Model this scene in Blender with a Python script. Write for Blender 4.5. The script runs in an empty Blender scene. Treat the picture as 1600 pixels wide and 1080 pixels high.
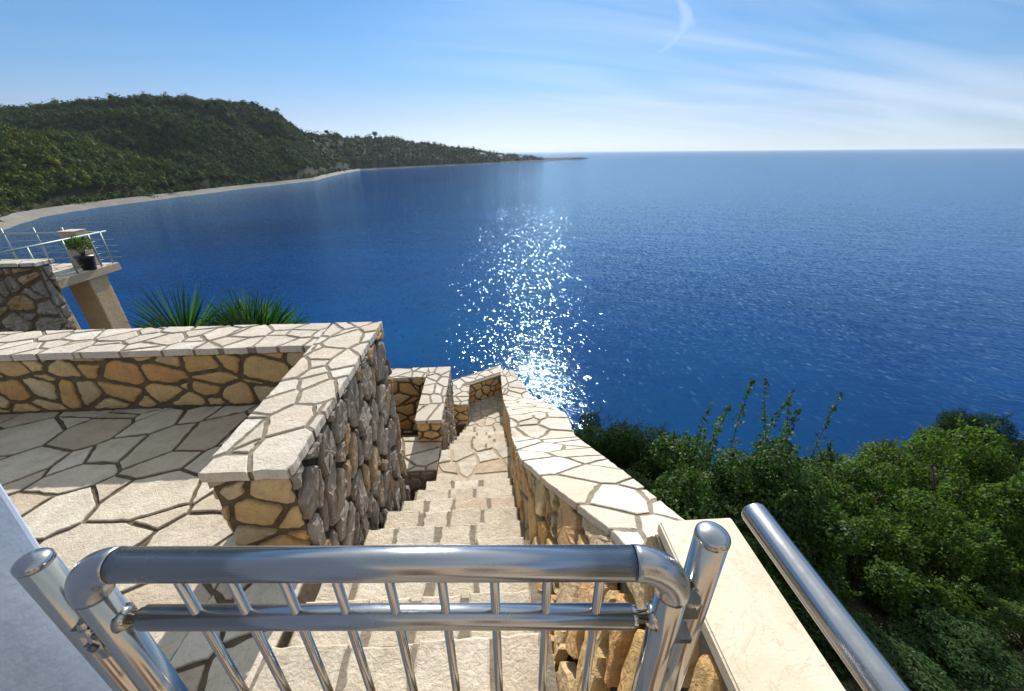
import bpy, bmesh, math, random
import numpy as np
from mathutils import Vector, Matrix
R = math.radians
S = bpy.context.scene
COL = S.collection
random.seed(7); rng = np.random.default_rng(7)

# ------------------------------------------------------------------ camera
FPX, PITCH, YAW, ROLL, CZ = 620.0, R(26.0), R(3.0), R(0.5), 1.48
fw = Vector((math.sin(YAW)*math.cos(PITCH), math.cos(YAW)*math.cos(PITCH), -math.sin(PITCH)))
r0 = Vector((math.cos(YAW), -math.sin(YAW), 0)); u0 = r0.cross(fw)
rt = r0*math.cos(ROLL) - u0*math.sin(ROLL); up = u0*math.cos(ROLL) + r0*math.sin(ROLL)
cam = bpy.data.cameras.new("camera"); cam_o = bpy.data.objects.new("camera", cam); COL.objects.link(cam_o)
cam_o.matrix_world = Matrix(((rt.x, up.x, -fw.x, 0), (rt.y, up.y, -fw.y, 0), (rt.z, up.z, -fw.z, CZ), (0, 0, 0, 1)))
cam.sensor_width = 36; cam.lens = 36*FPX/1600; cam.clip_start = 0.02; cam.clip_end = 90000
S.camera = cam_o

# ------------------------------------------------------------------ light
SKY_TINT = [(0, (.50, .64, 1.0)), (.03, (.50, .60, .93)), (.07, (.52, .565, .77)), (.15, (.44, .61, .79)), (.3, (.37, .63, .84)), (.42, (.62, .74, .80)), (.56, (4.2, 2.85, 1.65))]  # last stop: overhead sky out of view, brightened and warmed to fill the shade
SUN_EL, SUN_AZ = R(33.0), R(5.0)
w = bpy.data.worlds.new("World"); S.world = w; w.use_nodes = True
nt = w.node_tree; N = nt.nodes; L = nt.links
for n in list(N): N.remove(n)
sky = N.new('ShaderNodeTexSky'); sky.sky_type = 'NISHITA'; sky.sun_disc = False
sky.sun_elevation = SUN_EL; sky.sun_rotation = SUN_AZ; sky.air_density = 1.0; sky.dust_density = 0.15; sky.ozone_density = 2.5; sky.altitude = 0
bg = N.new('ShaderNodeBackground'); bg.inputs['Strength'].default_value = 0.085
wo = N.new('ShaderNodeOutputWorld')
tc = N.new('ShaderNodeTexCoord')
# thin cirrus: streaks in direction space
sep = N.new('ShaderNodeSeparateXYZ'); L.new(tc.outputs['Generated'], sep.inputs[0])
def wmath(op, a, b=None, c=None):
    n = N.new('ShaderNodeMath'); n.operation = op
    for i, v in enumerate((a, b, c)):
        if v is None: continue
        if isinstance(v, (int, float)): n.inputs[i].default_value = v
        else: L.new(v, n.inputs[i])
    return n.outputs[0]
zc = wmath('MAXIMUM', sep.outputs['Z'], 0.02)
ux = wmath('DIVIDE', sep.outputs['X'], wmath('ADD', zc, 0.12)); uy = wmath('DIVIDE', sep.outputs['Y'], wmath('ADD', zc, 0.12))
cmb = N.new('ShaderNodeCombineXYZ'); L.new(ux, cmb.inputs[0]); L.new(uy, cmb.inputs[1])
mp = N.new('ShaderNodeMapping'); mp.vector_type = 'TEXTURE'; mp.inputs['Rotation'].default_value = (0, 0, R(12)); mp.inputs['Scale'].default_value = (2.8, .55, 1); mp.inputs['Location'].default_value = (0.35, 1.3, 0)
L.new(cmb.outputs[0], mp.inputs[0])
cn = N.new('ShaderNodeTexNoise'); cn.inputs['Scale'].default_value = 1.1; cn.inputs['Detail'].default_value = 5; cn.inputs['Roughness'].default_value = 0.45; cn.inputs['Distortion'].default_value = 0.6
L.new(mp.outputs[0], cn.inputs['Vector'])
cr = N.new('ShaderNodeValToRGB'); cr.color_ramp.elements[0].position = 0.36; cr.color_ramp.elements[1].position = 0.80
L.new(cn.outputs['Fac'], cr.inputs[0])
azr = N.new('ShaderNodeMapRange'); azr.inputs[1].default_value = -0.25; azr.inputs[2].default_value = 0.35; azr.inputs[3].default_value = 0.05; azr.inputs[4].default_value = 0.62
L.new(sep.outputs['X'], azr.inputs[0])
cf = wmath('MULTIPLY', cr.outputs[0], azr.outputs[0])
mixc = N.new('ShaderNodeMix'); mixc.data_type = 'RGBA'
def dirvec(px, py):
    d = fw + rt*(px-800)/FPX - up*(py-540)/FPX; return d.normalized()
dw = dirvec(1058, 34); wr = Vector((dw.y, -dw.x, 0)).normalized(); wu = wr.cross(dw)
def dotn(v):
    n = N.new('ShaderNodeVectorMath'); n.operation = 'DOT_PRODUCT'; L.new(tc.outputs['Generated'], n.inputs[0]); n.inputs[1].default_value = v; return n.outputs['Value']
wn = N.new('ShaderNodeTexNoise'); wn.inputs['Scale'].default_value = 22; wn.inputs['Detail'].default_value = 6; L.new(tc.outputs['Generated'], wn.inputs['Vector'])
pa, pb = dotn(wr), dotn(wu)
# a short curled trail: offset follows a parabola of the height
cur = wmath('SUBTRACT', pa, wmath('SUBTRACT', .018, wmath('MULTIPLY', wmath('MULTIPLY', wmath('ADD', pb, .0), wmath('ADD', pb, .0)), 22.0)))
cur = wmath('ADD', cur, wmath('MULTIPLY', wmath('SUBTRACT', wn.outputs['Fac'], .5), .05))
m1 = N.new('ShaderNodeMapRange'); m1.interpolation_type = 'SMOOTHSTEP'; m1.inputs[1].default_value = 0; m1.inputs[2].default_value = .022; m1.inputs[3].default_value = 1; m1.inputs[4].default_value = 0; L.new(wmath('ABSOLUTE', cur), m1.inputs[0])
m2 = N.new('ShaderNodeMapRange'); m2.interpolation_type = 'SMOOTHSTEP'; m2.inputs[1].default_value = .02; m2.inputs[2].default_value = .07; m2.inputs[3].default_value = 1; m2.inputs[4].default_value = 0; L.new(wmath('ABSOLUTE', pb), m2.inputs[0])
m3 = wmath('GREATER_THAN', dotn(dw), 0.5)
wisp = wmath('MULTIPLY', wmath('MULTIPLY', wmath('MULTIPLY', m1.outputs[0], m2.outputs[0]), m3), .42)
cf = wmath('MAXIMUM', cf, wisp)
L.new(cf, mixc.inputs['Factor']); mixc.inputs[7].default_value = (6.4, 7.3, 8.6, 1)
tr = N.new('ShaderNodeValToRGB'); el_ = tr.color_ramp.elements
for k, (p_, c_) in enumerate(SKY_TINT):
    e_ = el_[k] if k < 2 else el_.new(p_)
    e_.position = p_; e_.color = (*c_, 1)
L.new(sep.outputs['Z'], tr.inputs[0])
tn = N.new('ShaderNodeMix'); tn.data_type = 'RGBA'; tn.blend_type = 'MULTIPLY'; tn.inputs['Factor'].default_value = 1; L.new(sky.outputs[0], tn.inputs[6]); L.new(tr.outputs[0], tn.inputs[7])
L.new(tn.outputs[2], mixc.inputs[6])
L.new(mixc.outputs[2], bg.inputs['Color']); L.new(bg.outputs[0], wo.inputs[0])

sl = bpy.data.lights.new("sun", 'SUN'); sl.energy = 4.2; sl.angle = R(0.5); sl.color = (1.0, 0.96, 0.905)
so = bpy.data.objects.new("sun", sl); COL.objects.link(so)
sd = Vector((math.sin(SUN_AZ)*math.cos(SUN_EL), math.cos(SUN_AZ)*math.cos(SUN_EL), math.sin(SUN_EL)))
so.rotation_euler = (-sd).to_track_quat('-Z', 'Y').to_euler(); so.location = (0, 0, 60)
S.view_settings.view_transform = 'Standard'; S.view_settings.look = 'None'; S.view_settings.exposure = 0.6; S.view_settings.gamma = 1
S.cycles.max_bounces = 6; S.cycles.transparent_max_bounces = 8; S.cycles.sample_clamp_indirect = 6

# ------------------------------------------------------------------ helpers
def tag(o, label=None, cat=None, group=None, kind=None):
    if label: o["label"] = label
    if cat: o["category"] = cat
    if group: o["group"] = group
    if kind: o["kind"] = kind
    return o
def empty(name, loc, label, cat, group=None, rz=0):
    o = bpy.data.objects.new(name, None); COL.objects.link(o); o.location = loc; o.rotation_euler = (0, 0, rz); o.empty_display_size = .1
    return tag(o, label, cat, group)
def copy_tree(o, parent=None):
    c = o.copy(); COL.objects.link(c); c.parent = parent
    for ch in [x for x in bpy.data.objects if x.parent == o]: copy_tree(ch, c)
    return c
class MB:
    def __init__(s): s.v = []; s.f = []; s.m = []; s.s = []
    def add(s, vs, fs, mi=0, smooth=False):
        b = len(s.v); s.v += [tuple(p) for p in vs]
        for f in fs: s.f.append(tuple(b+i for i in f)); s.m.append(mi); s.s.append(smooth)
    def box(s, x0, x1, y0, y1, z0, z1, mi=0):
        vs = [(x, y, z) for z in (z0, z1) for y in (y0, y1) for x in (x0, x1)]
        s.add(vs, [(0, 2, 3, 1), (4, 5, 7, 6), (0, 1, 5, 4), (2, 6, 7, 3), (0, 4, 6, 2), (1, 3, 7, 5)], mi)
    def tube(s, pts, r, seg=20, mi=0, cap=True, round_end=False):
        pts = [Vector(p) for p in pts]; n = len(pts); rr = r if isinstance(r, (list, tuple)) else [r]*n
        vs = []; prev = None
        for i, p in enumerate(pts):
            d = (pts[min(i+1, n-1)] - pts[max(i-1, 0)]).normalized()
            if prev is None:
                a = Vector((0, 0, 1)) if abs(d.z) < .9 else Vector((1, 0, 0)); x = d.cross(a).normalized()
            else: x = (prev - d*prev.dot(d)).normalized()
            prev = x; y = d.cross(x)
            for k in range(seg):
                t = 2*math.pi*k/seg; vs.append(p + (x*math.cos(t) + y*math.sin(t))*rr[i])
        fs = [(i*seg+k, i*seg+(k+1) % seg, (i+1)*seg+(k+1) % seg, (i+1)*seg+k) for i in range(n-1) for k in range(seg)]
        s.add(vs, fs, mi, True)
        if cap:
            b = len(s.v) - len(vs)
            s.f.append(tuple(b+k for k in reversed(range(seg)))); s.m.append(mi); s.s.append(False)
            s.f.append(tuple(b+(n-1)*seg+k for k in range(seg))); s.m.append(mi); s.s.append(False)
    def build(s, name, mats, parent=None, loc=None):
        me = bpy.data.meshes.new(name); me.from_pydata(s.v, [], s.f)
        if not isinstance(mats, (list, tuple)): mats = [mats]
        for m in mats: me.materials.append(m)
        me.polygons.foreach_set('material_index', s.m); me.polygons.foreach_set('use_smooth', s.s); me.update()
        o = bpy.data.objects.new(name, me); COL.objects.link(o)
        if parent: o.parent = parent
        if loc: o.location = loc
        return o
def quads_mesh(name, V, mat, parent=None, tris=None):
    """V: (n,4,3) quads -> one mesh object, optional extra (verts, tris)"""
    n = len(V); vv = V.reshape(-1, 3).astype(np.float32)
    loops = np.arange(n*4, dtype=np.int32); starts = np.arange(n, dtype=np.int32)*4
    if tris is not None:
        tv, tf = tris; loops = np.concatenate([loops, (tf + len(vv)).reshape(-1).astype(np.int32)])
        starts = np.concatenate([starts, n*4 + np.arange(len(tf), dtype=np.int32)*3]); vv = np.concatenate([vv, tv.astype(np.float32)])
    me = bpy.data.meshes.new(name); me.vertices.add(len(vv)); me.vertices.foreach_set('co', vv.reshape(-1))
    me.loops.add(len(loops)); me.loops.foreach_set('vertex_index', loops)
    me.polygons.add(len(starts)); me.polygons.foreach_set('loop_start', starts)
    me.update(calc_edges=True); me.validate()
    me.materials.append(mat)
    o = bpy.data.objects.new(name, me); COL.objects.link(o)
    if parent: o.parent = parent
    return o

class Mat:
    def __init__(s, name):
        s.m = bpy.data.materials.new(name); s.m.use_nodes = True; s.t = s.m.node_tree; s.N = s.t.nodes; s.L = s.t.links
        s.b = s.N['Principled BSDF']; s.out = s.N['Material Output']; s._pos = None
    def node(s, ty, **kw):
        n = s.N.new(ty)
        for k, v in kw.items():
            if k.startswith('i_'): 
                key = k[2:].replace('_', ' '); n.inputs[key].default_value = v
            else: setattr(n, k, v)
        return n
    def pos(s):
        if s._pos is None: s._pos = s.N.new('ShaderNodeNewGeometry')
        return s._pos
    def noise(s, scale, detail=5, rough=.6, vec=None, dist=0):
        n = s.node('ShaderNodeTexNoise'); n.inputs['Scale'].default_value = scale; n.inputs['Detail'].default_value = detail
        n.inputs['Roughness'].default_value = rough; n.inputs['Distortion'].default_value = dist
        s.L.new(vec if vec is not None else s.pos().outputs['Position'], n.inputs['Vector']); return n.outputs['Fac']
    def ramp(s, fac, stops, interp='LINEAR'):
        n = s.node('ShaderNodeValToRGB'); e = n.color_ramp.elements; n.color_ramp.interpolation = interp
        while len(e) < len(stops): e.new(.5)
        for i, (p, c) in enumerate(stops): e[i].position = p; e[i].color = (*c, 1) if len(c) == 3 else c
        s.L.new(fac, n.inputs[0]); return n.outputs[0]
    def mix(s, fac, a, b, blend='MIX'):
        n = s.node('ShaderNodeMix', data_type='RGBA', blend_type=blend)
        for k, v in ((0, fac), (6, a), (7, b)):
            if isinstance(v, (int, float)): n.inputs[k].default_value = v
            elif isinstance(v, tuple): n.inputs[k].default_value = (*v, 1)
            else: s.L.new(v, n.inputs[k])
        return n.outputs[2]
    def math(s, op, a, b=0.0):
        n = s.node('ShaderNodeMath', operation=op)
        for i, v in enumerate((a, b)):
            if isinstance(v, (int, float)): n.inputs[i].default_value = v
            else: s.L.new(v, n.inputs[i])
        return n.outputs[0]
    def bump(s, h, dist, strength=1, normal=None):
        n = s.node('ShaderNodeBump'); n.inputs['Strength'].default_value = strength; n.inputs['Distance'].default_value = dist
        s.L.new(h, n.inputs['Height'])
        if normal is not None: s.L.new(normal, n.inputs['Normal'])
        return n.outputs[0]
    def set(s, color=None, rough=None, metal=None, normal=None, spec=None):
        for k, v in (('Base Color', color), ('Roughness', rough), ('Metallic', metal), ('Normal', normal), ('Specular IOR Level', spec)):
            if v is None: continue
            if isinstance(v, (int, float)): s.b.inputs[k].default_value = v
            elif isinstance(v, tuple): s.b.inputs[k].default_value = (*v, 1)
            else: s.L.new(v, s.b.inputs[k])
        return s.m

def stone_mat(name, stops, dirt=(.30, .22, .14), dirt_amt=.5, bump=.006, fine=70, patch=None):
    M = Mat(name); isl = M.pos().outputs['Random Per Island']
    c = M.ramp(isl, stops)
    n1 = M.noise(9, 6, .65); n2 = M.noise(fine, 5, .7); n3 = M.noise(2.3, 4, .6)
    c = M.mix(M.math('MULTIPLY', M.ramp(n1, [(.42, (0, 0, 0)), (.75, (1, 1, 1))]), dirt_amt), c, dirt)
    c = M.mix(M.math('MULTIPLY', M.ramp(n2, [(.3, (1, 1, 1)), (.48, (0, 0, 0))]), .35), c, (.16, .13, .09))
    if patch: c = M.mix(M.ramp(n3, [(.56, (0, 0, 0)), (.68, (.75, .75, .75))]), c, patch)
    c = M.mix(.35, c, M.ramp(n3, [(.3, (.45, .43, .4)), (.7, (1, 1, 1))]), 'MULTIPLY')
    h = M.math('ADD', M.math('MULTIPLY', n1, 1.0), M.math('ADD', M.math('MULTIPLY', n2, .35), M.math('MULTIPLY', M.noise(28, 5, .7, dist=1.5), .7)))
    return M.set(c, .88, 0, M.bump(h, bump*2.2, .9), .25)
cream = [(0, (.60, .53, .44)), (.35, (.70, .63, .54)), (.6, (.63, .55, .45)), (.85, (.73, .68, .60)), (1, (.64, .51, .39))]
M_top = stone_mat('cream_limestone', cream, dirt_amt=.25)
M_floor = stone_mat('paving_stone', [(0, (.64, .55, .44)), (.2, (.73, .66, .55)), (.4, (.62, .52, .41)), (.6, (.73, .65, .53)), (.82, (.50, .38, .28)), (1, (.71, .63, .51))], dirt_amt=.4)
M_step = stone_mat('step_stone', [(0, (.60, .52, .41)), (.3, (.74, .67, .55)), (.6, (.66, .57, .44)), (.85, (.76, .68, .56)), (1, (.60, .46, .33))], dirt_amt=.5, bump=.009)
ochre = [(0, (.74, .48, .20)), (.2, (.78, .58, .31)), (.4, (.72, .42, .15)), (.55, (.76, .61, .38)), (.72, (.72, .35, .12)), (.85, (.78, .55, .27)), (1, (.60, .47, .31))]
M_wall = stone_mat('ochre_rubble_stone', ochre, dirt_amt=.45, bump=.012, fine=45)
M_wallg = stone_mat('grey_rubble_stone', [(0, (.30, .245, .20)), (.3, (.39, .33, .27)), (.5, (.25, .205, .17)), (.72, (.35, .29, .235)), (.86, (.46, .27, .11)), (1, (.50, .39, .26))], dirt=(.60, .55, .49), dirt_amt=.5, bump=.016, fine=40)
def mortar_mat(name, a, b):
    M = Mat(name); n = M.noise(14, 6, .7)
    return M.set(M.ramp(n, [(.3, a), (.7, b)]), .95, 0, M.bump(M.math('ADD', M.noise(40, 6, .75), n), .012, .9), .2)
M_mort = mortar_mat('grey_cement', (.17, .14, .10), (.30, .25, .19))
M_mortd = mortar_mat('dark_mortar', (.085, .062, .038), (.19, .14, .085))
M_morts = mortar_mat('sandy_mortar', (.36, .28, .19), (.50, .40, .28))

# ------------------------------------------------------------------ irregular stone patterns
def clip(poly, nx, ny, c):            # keep nx*x+ny*y <= c
    out = []; n = len(poly)
    for i in range(n):
        a = poly[i]; b = poly[(i+1) % n]; da = nx*a[0]+ny*a[1]-c; db = nx*b[0]+ny*b[1]-c
        if da <= 0: out.append(a)
        if (da < 0 < db) or (db < 0 < da):
            t = da/(da-db); out.append((a[0]+(b[0]-a[0])*t, a[1]+(b[1]-a[1])*t))
    return out
def cells(W, H, size, aspect=1.0, rot=0.0, jit=.42, gap=.02, wvar=.35, rnd=None, drop=0.12, edge=0.0):
    """power-diagram cells of the rectangle W x H, shrunk by the joint width"""
    rnd = rnd or random; ca, sa = math.cos(rot), math.sin(rot); sx, sy = size*math.sqrt(aspect), size/math.sqrt(aspect)
    D = math.hypot(W, H); seeds = []
    nx, ny = int(D/sx)+3, int(D/sy)+3
    for i in range(-nx, nx+1):
        for j in range(-ny, ny+1):
            if rnd.random() < drop: continue
            a = (i+.5*(j % 2)+rnd.uniform(-jit, jit))*sx; b = (j+rnd.uniform(-jit, jit))*sy
            x = W/2+a*ca-b*sa; y = H/2+a*sa+b*ca
            m = size*.6
            if -m < x < W+m and -m < y < H+m: seeds.append((x, y, rnd.uniform(-wvar, wvar)*size*size*.5))
    P = np.array(seeds); Q = np.array([[(p[0]*ca+p[1]*sa)/math.sqrt(aspect), (-p[0]*sa+p[1]*ca)*math.sqrt(aspect)] for p in seeds])
    res = []
    for i, (x, y, wi) in enumerate(seeds):
        poly = [(edge, edge), (W-edge, edge), (W-edge, H-edge), (edge, H-edge)]
        d2 = ((Q - Q[i])**2).sum(1)
        for j in np.argsort(d2)[1:20]:
            # bisector in metric space mapped back: metric matrix G
            qx, qy = Q[j]-Q[i]; mqx, mqy = (Q[i]+Q[j])/2
            dd = qx*qx+qy*qy; k = (wi-seeds[j][2])/(2*dd)
            mqx += qx*k; mqy += qy*k
            # condition (q - mq).(qx,qy) <= 0 ; q = A p
            a1 = 1/math.sqrt(aspect); a2 = math.sqrt(aspect)
            nx_ = qx*a1*ca - qy*a2*sa; ny_ = qx*a1*sa + qy*a2*ca
            c = mqx*qx + mqy*qy; ln = math.hypot(nx_, ny_)
            poly = clip(poly, nx_/ln, ny_/ln, c/ln - gap/2)
            if len(poly) < 3: break
        if len(poly) < 3: continue
        A = .5*sum(poly[k][0]*poly[(k+1) % len(poly)][1]-poly[(k+1) % len(poly)][0]*poly[k][1] for k in range(len(poly)))
        if A > size*size*.035: res.append(poly)
    return res
def rough_poly(poly, seg, amp, chaikin=0, W=None, H=None, rnd=None):
    rnd = rnd or random
    for _ in range(chaikin):
        q = []
        for i in range(len(poly)):
            a = poly[i]; b = poly[(i+1) % len(poly)]
            q += [(a[0]*.86+b[0]*.14, a[1]*.86+b[1]*.14), (a[0]*.14+b[0]*.86, a[1]*.14+b[1]*.86)]
        poly = q
    out = []
    for i in range(len(poly)):
        a = poly[i]; b = poly[(i+1) % len(poly)]; l = math.hypot(b[0]-a[0], b[1]-a[1])
        if l < 1e-5: continue
        k = max(1, round(l/seg)); nx, ny = (b[1]-a[1])/l, -(b[0]-a[0])/l
        for j in range(k):
            t = j/k; d = -abs(rnd.gauss(0, amp)) if j else -abs(rnd.gauss(0, amp*.7))
            out.append((a[0]+(b[0]-a[0])*t+nx*d, a[1]+(b[1]-a[1])*t+ny*d))
    return out
def lay(mb, polys, f, h0, h1, bevel=.006, dome=0.0, hvar=.004, tilt=.01, seg=.04, amp=.003, chaikin=0, mi=0, rnd=None, inner=None, facet=False):
    """raise every polygon as a stone; f(u, v, h) -> point"""
    rnd = rnd or random
    for poly in polys:
        q = rough_poly(poly, seg, amp, chaikin, rnd=rnd); n = len(q)
        if n < 3: continue
        cx = sum(p[0] for p in q)/n; cy = sum(p[1] for p in q)/n
        size = math.sqrt(sum((p[0]-cx)**2+(p[1]-cy)**2 for p in q)/n)
        hh = h1 + rnd.uniform(-hvar, hvar); tx, ty = rnd.uniform(-tilt, tilt), rnd.uniform(-tilt, tilt)
        def H(x, y, b): return b + (x-cx)*tx + (y-cy)*ty
        if inner and not inner(cx, cy): continue
        vs = []; k1 = max(.3, 1-bevel/size)
        rings = [(1.0, h0, 0), (1.0, hh-bevel*.8, 1), (k1, hh, 1)]
        if dome and facet: rings = [(1.0, h0, 0), (1.0, hh-dome, 1), (.93, hh-dome*.2, 1), (.62, hh, 1)]
        elif dome: rings = [(1.0, h0, 0), (1.0, hh-dome*.8, 1), (.95, hh-dome*.30, 1), (.82, hh-dome*.06, 1), (.5, hh, 1)]
        for s, b, tl in rings:
            for (x, y) in q:
                X = cx+(x-cx)*s; Y = cy+(y-cy)*s
                jj = rnd.gauss(0, dome*(.22 if facet else .11)) if (dome and s < 1) else 0
                vs.append(f(X, Y, (H(X, Y, b) if tl else b)+jj))
        vs.append(f(cx, cy, hh+dome*.05)); m = len(rings)
        sides = [(r*n+k, r*n+(k+1) % n, (r+1)*n+(k+1) % n, (r+1)*n+k) for r in range(m-1) for k in range(n)]
        top = [((m-1)*n+k, (m-1)*n+(k+1) % n, m*n) for k in range(n)]
        sm = bool(dome) and not facet; mb.add(vs, sides, mi, sm); b = len(mb.v)-len(vs)
        for t in top: mb.f.append(tuple(b+i for i in t)); mb.m.append(mi); mb.s.append(sm)
def plane_f(o, ex, ey, ez):
    o, ex, ey, ez = (Vector(t) for t in (o, ex, ey, ez))
    return lambda u, v, h: o+ex*u+ey*v+ez*h
rs = random.Random

# ------------------------------------------------------------------ terrace floor and its L-shaped parapet
ZT = -.475
M_mortf = mortar_mat('joint_mortar', (.075, .055, .038), (.19, .145, .10))
mb = MB(); mb.box(-7.0, -1.44, -2.6, 3.0, -2.4, ZT-.012, 0); mb.box(-1.44, -1.0, -2.6, 1.56, -2.4, ZT-.012, 0)
fl = []
for p_ in cells(6.0, 4.0, .27, 1.25, R(32), gap=.022, wvar=1.3, jit=.49, drop=.30, rnd=rs(11)):
    a_ = clip(p_, 1, 0, 5.57); b_ = clip(clip(p_, -1, 0, -5.572), 0, 1, 2.55)
    fl += [q_ for q_ in (a_, b_) if len(q_) > 2]
lay(mb, fl, plane_f((-7.0, -1.0, ZT), (1, 0, 0), (0, 1, 0), (0, 0, 1)), -.03, .0, bevel=.004, hvar=.003, tilt=.008, seg=.05, amp=.005, mi=1, rnd=rs(3))
tag(mb.build('terrace_floor', [M_mortf, M_floor]), kind='structure')

ZC = .09
M_mortb = mortar_mat('deep_mortar', (.018, .015, .013), (.05, .04, .032))
P = empty('parapet_wall', (-1.2, 1.5, ZT), 'L-shaped stone parapet round the terrace, pale crazy-paved coping', 'stone wall')
P.location = (0, 0, 0)
mb = MB(); mb.box(-1.045, -1.0455, 1.57, 3.42, -2.6, ZC-.055, 1); mb.box(-1.43, -1.046, 1.565, 3.43, -2.6, ZC-.05); mb.box(-7.0, -1.43, 3.0, 3.43, -2.9, ZC-.05)
mb.build('wall_core', [M_mortd, M_mortb], P)
rw = dict(dome=.018, hvar=.004, tilt=.04, seg=.028, amp=.005, chaikin=1, mi=0)
mb = MB()
lay(mb, cells(5.6, .50, .175, 1.45, R(-8), gap=.030, wvar=1.1, jit=.48, rnd=rs(21), edge=.008), plane_f((-7.0, 3.0, ZT+.012), (1, 0, 0), (0, 0, 1), (0, -1, 0)), -.02, .018, rnd=rs(1), **rw)
lay(mb, cells(.385, .50, .19, 1.5, 0, gap=.03, wvar=.5, rnd=rs(5)), plane_f((-1.43, 1.565, ZT+.012), (1, 0, 0), (0, 0, 1), (0, -1, 0)), -.02, .026, rnd=rs(2), **rw)
lay(mb, cells(1.43, .50, .19, 1.4, 0, gap=.035, wvar=.6, rnd=rs(6)), plane_f((-1.43, 3.0, ZT+.012), (0, -1, 0), (0, 0, 1), (-1, 0, 0)), -.02, .026, rnd=rs(2), **rw)
mb.build('stone_facing', M_wall, P)
mb = MB()
rw2 = dict(rw); rw2.update(dome=.016, hvar=.010, tilt=.10, amp=.008, seg=.035, facet=True)
lay(mb, cells(1.87, 2.4, .18, 1.8, R(60), gap=.034, wvar=.9, jit=.45, rnd=rs(31)), plane_f((-1.045, 1.565, -2.37), (0, 1, 0), (0, 0, 1), (1, 0, 0)), -.02, .035, rnd=rs(4), **rw2)
tag(mb.build('stone_facing', M_wallg, P), label='rough grey side facing above the stairs')
def coping(parent, rects, z, size, rnd, th=.055, name='coping', gap=.02, asp=1.2):
    mb = MB()
    for (x0, x1, y0, y1, rot) in rects:
        mb.box(x0+.010, x1-.010, y0+.010, y1-.010, z-th+.002, z-.007, 0)
        lay(mb, cells(x1-x0, y1-y0, size, asp, rot, gap=gap, wvar=1.2, jit=.49, rnd=rnd, drop=.27), plane_f((x0, y0, z), (1, 0, 0), (0, 1, 0), (0, 0, 1)), -th, 0, bevel=.006, hvar=.003, tilt=.01, seg=.035, amp=.004, mi=1, rnd=rnd)
    return mb.build(name, [M_mort, M_top], parent)
coping(P, [(-1.46, -1.015, 1.535, 3.448, R(68)), (-7.0, -1.463, 2.962, 3.448, R(20))], ZC, .165, rs(44))

# ------------------------------------------------------------------ stairs
ST = empty('staircase', (0, .4, 0), 'pale stone staircase running down to the sea between rubble walls', 'stairs'); ST.location = (0, 0, 0)
def step(i, y0, y1, z, rise, x0, x1, rnd, z_low=None):
    mb = MB(); zl = z-rise-.25 if z_low is None else z_low
    mb.box(x0+.008, x1+.03, y0+.0, y1-.012, zl, z-.012, 0)
    W = x1-x0; nst = max(2, round(W/.29)); xs = [0]+sorted([W*(k+rnd.uniform(-.28, .28))/nst for k in range(1, nst)])+[W]
    for a, b in zip(xs, xs[1:]):
        g = .013; sk = rnd.uniform(-.02, .02); fr = rnd.uniform(-.008, .012); D = y1-y0
        poly = [(a+g-sk*.3, -.02), (b-g+sk*.4, -.02), (b-g+rnd.uniform(-.015, .015), D+fr), (a+g+rnd.uniform(-.015, .015), D+fr+rnd.uniform(-.008, .008))]
        lay(mb, [poly], plane_f((x0, y0, z), (1, 0, 0), (0, 1, 0), (0, 0, 1)), -rise+.012, 0, bevel=.012, hvar=.007, tilt=.02, seg=.045, amp=.005, chaikin=0, mi=1, rnd=rnd)
    mb.build('step', [M_mort, M_step], ST)
rnd = rs(77)
for i in range(1, 11):
    y0 = .4+.285*(i-1); zz = -.17*i
    xl = -.98 if i < 4 else (-1.03 if i < 6 else -1.03+.26*(i-5)/5)
    if i == 10: y1 = y0+.285
    step(i, y0, y0+.285, zz, .17, xl, .172, rnd)
Z1 = -1.87
mb = MB(); mb.box(-.70, .20, 3.25, 3.948, -2.6, Z1-.010, 0)
lay(mb, cells(.88, .70, .24, 1.1, 0, gap=.026, wvar=.6, rnd=rs(15)), plane_f((-.70, 3.255, Z1), (1, 0, 0), (0, 1, 0), (0, 0, 1)), -.14, 0, bevel=.006, hvar=.003, seg=.05, amp=.006, mi=1, rnd=rs(5))
mb.build('landing', [M_morts, M_step], ST)
for i in range(1, 7):
    y0 = 3.96+.3086*(i-1); step(i, y0, y0+.3086, Z1-.18*i, .18, -.66+.015*i if i > 0 else -.68, .172, rnd)
Z2 = -3.13
mb = MB(); mb.box(-.56, .2, 5.81, 7.6, -3.9, Z2-.010, 0)
lay(mb, cells(.74, 1.75, .17, 1.0, .4, gap=.022, wvar=.6, rnd=rs(16)), plane_f((-.56, 5.815, Z2), (1, 0, 0), (0, 1, 0), (0, 0, 1)), -.1, 0, bevel=.006, hvar=.003, seg=.05, amp=.005, mi=1, rnd=rs(6))
mb.build('landing', [M_morts, M_step], ST)

# side landing left of the stairs
mb = MB(); mb.box(-1.75, -.71, 3.60, 4.22, -2.6, Z1-.010, 0)
lay(mb, cells(1.04, .62, .22, 1.0, .2, gap=.024, wvar=.5, rnd=rs(17)), plane_f((-1.75, 3.60, Z1), (1, 0, 0), (0, 1, 0), (0, 0, 1)), -.05, 0.004, bevel=.006, hvar=.003, seg=.05, amp=.005, mi=1, rnd=rs(7))
rw3 = dict(rw); rw3.update(dome=.02)
lay(mb, cells(1.0, .7, .15, .8, 0, gap=.03, wvar=.5, rnd=rs(18)), plane_f((-1.72, 3.60, -2.6), (1, 0, 0), (0, 0, 1), (0, -1, 0)), -.02, .02, rnd=rs(8), **{**rw3, 'mi': 2})
mb.box(-1.75, -.71, 4.23, 5.15, -3.2, -2.56, 0)
tag(mb.build('side_path', [M_mort, M_floor, M_wallg]), kind='structure')

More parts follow.
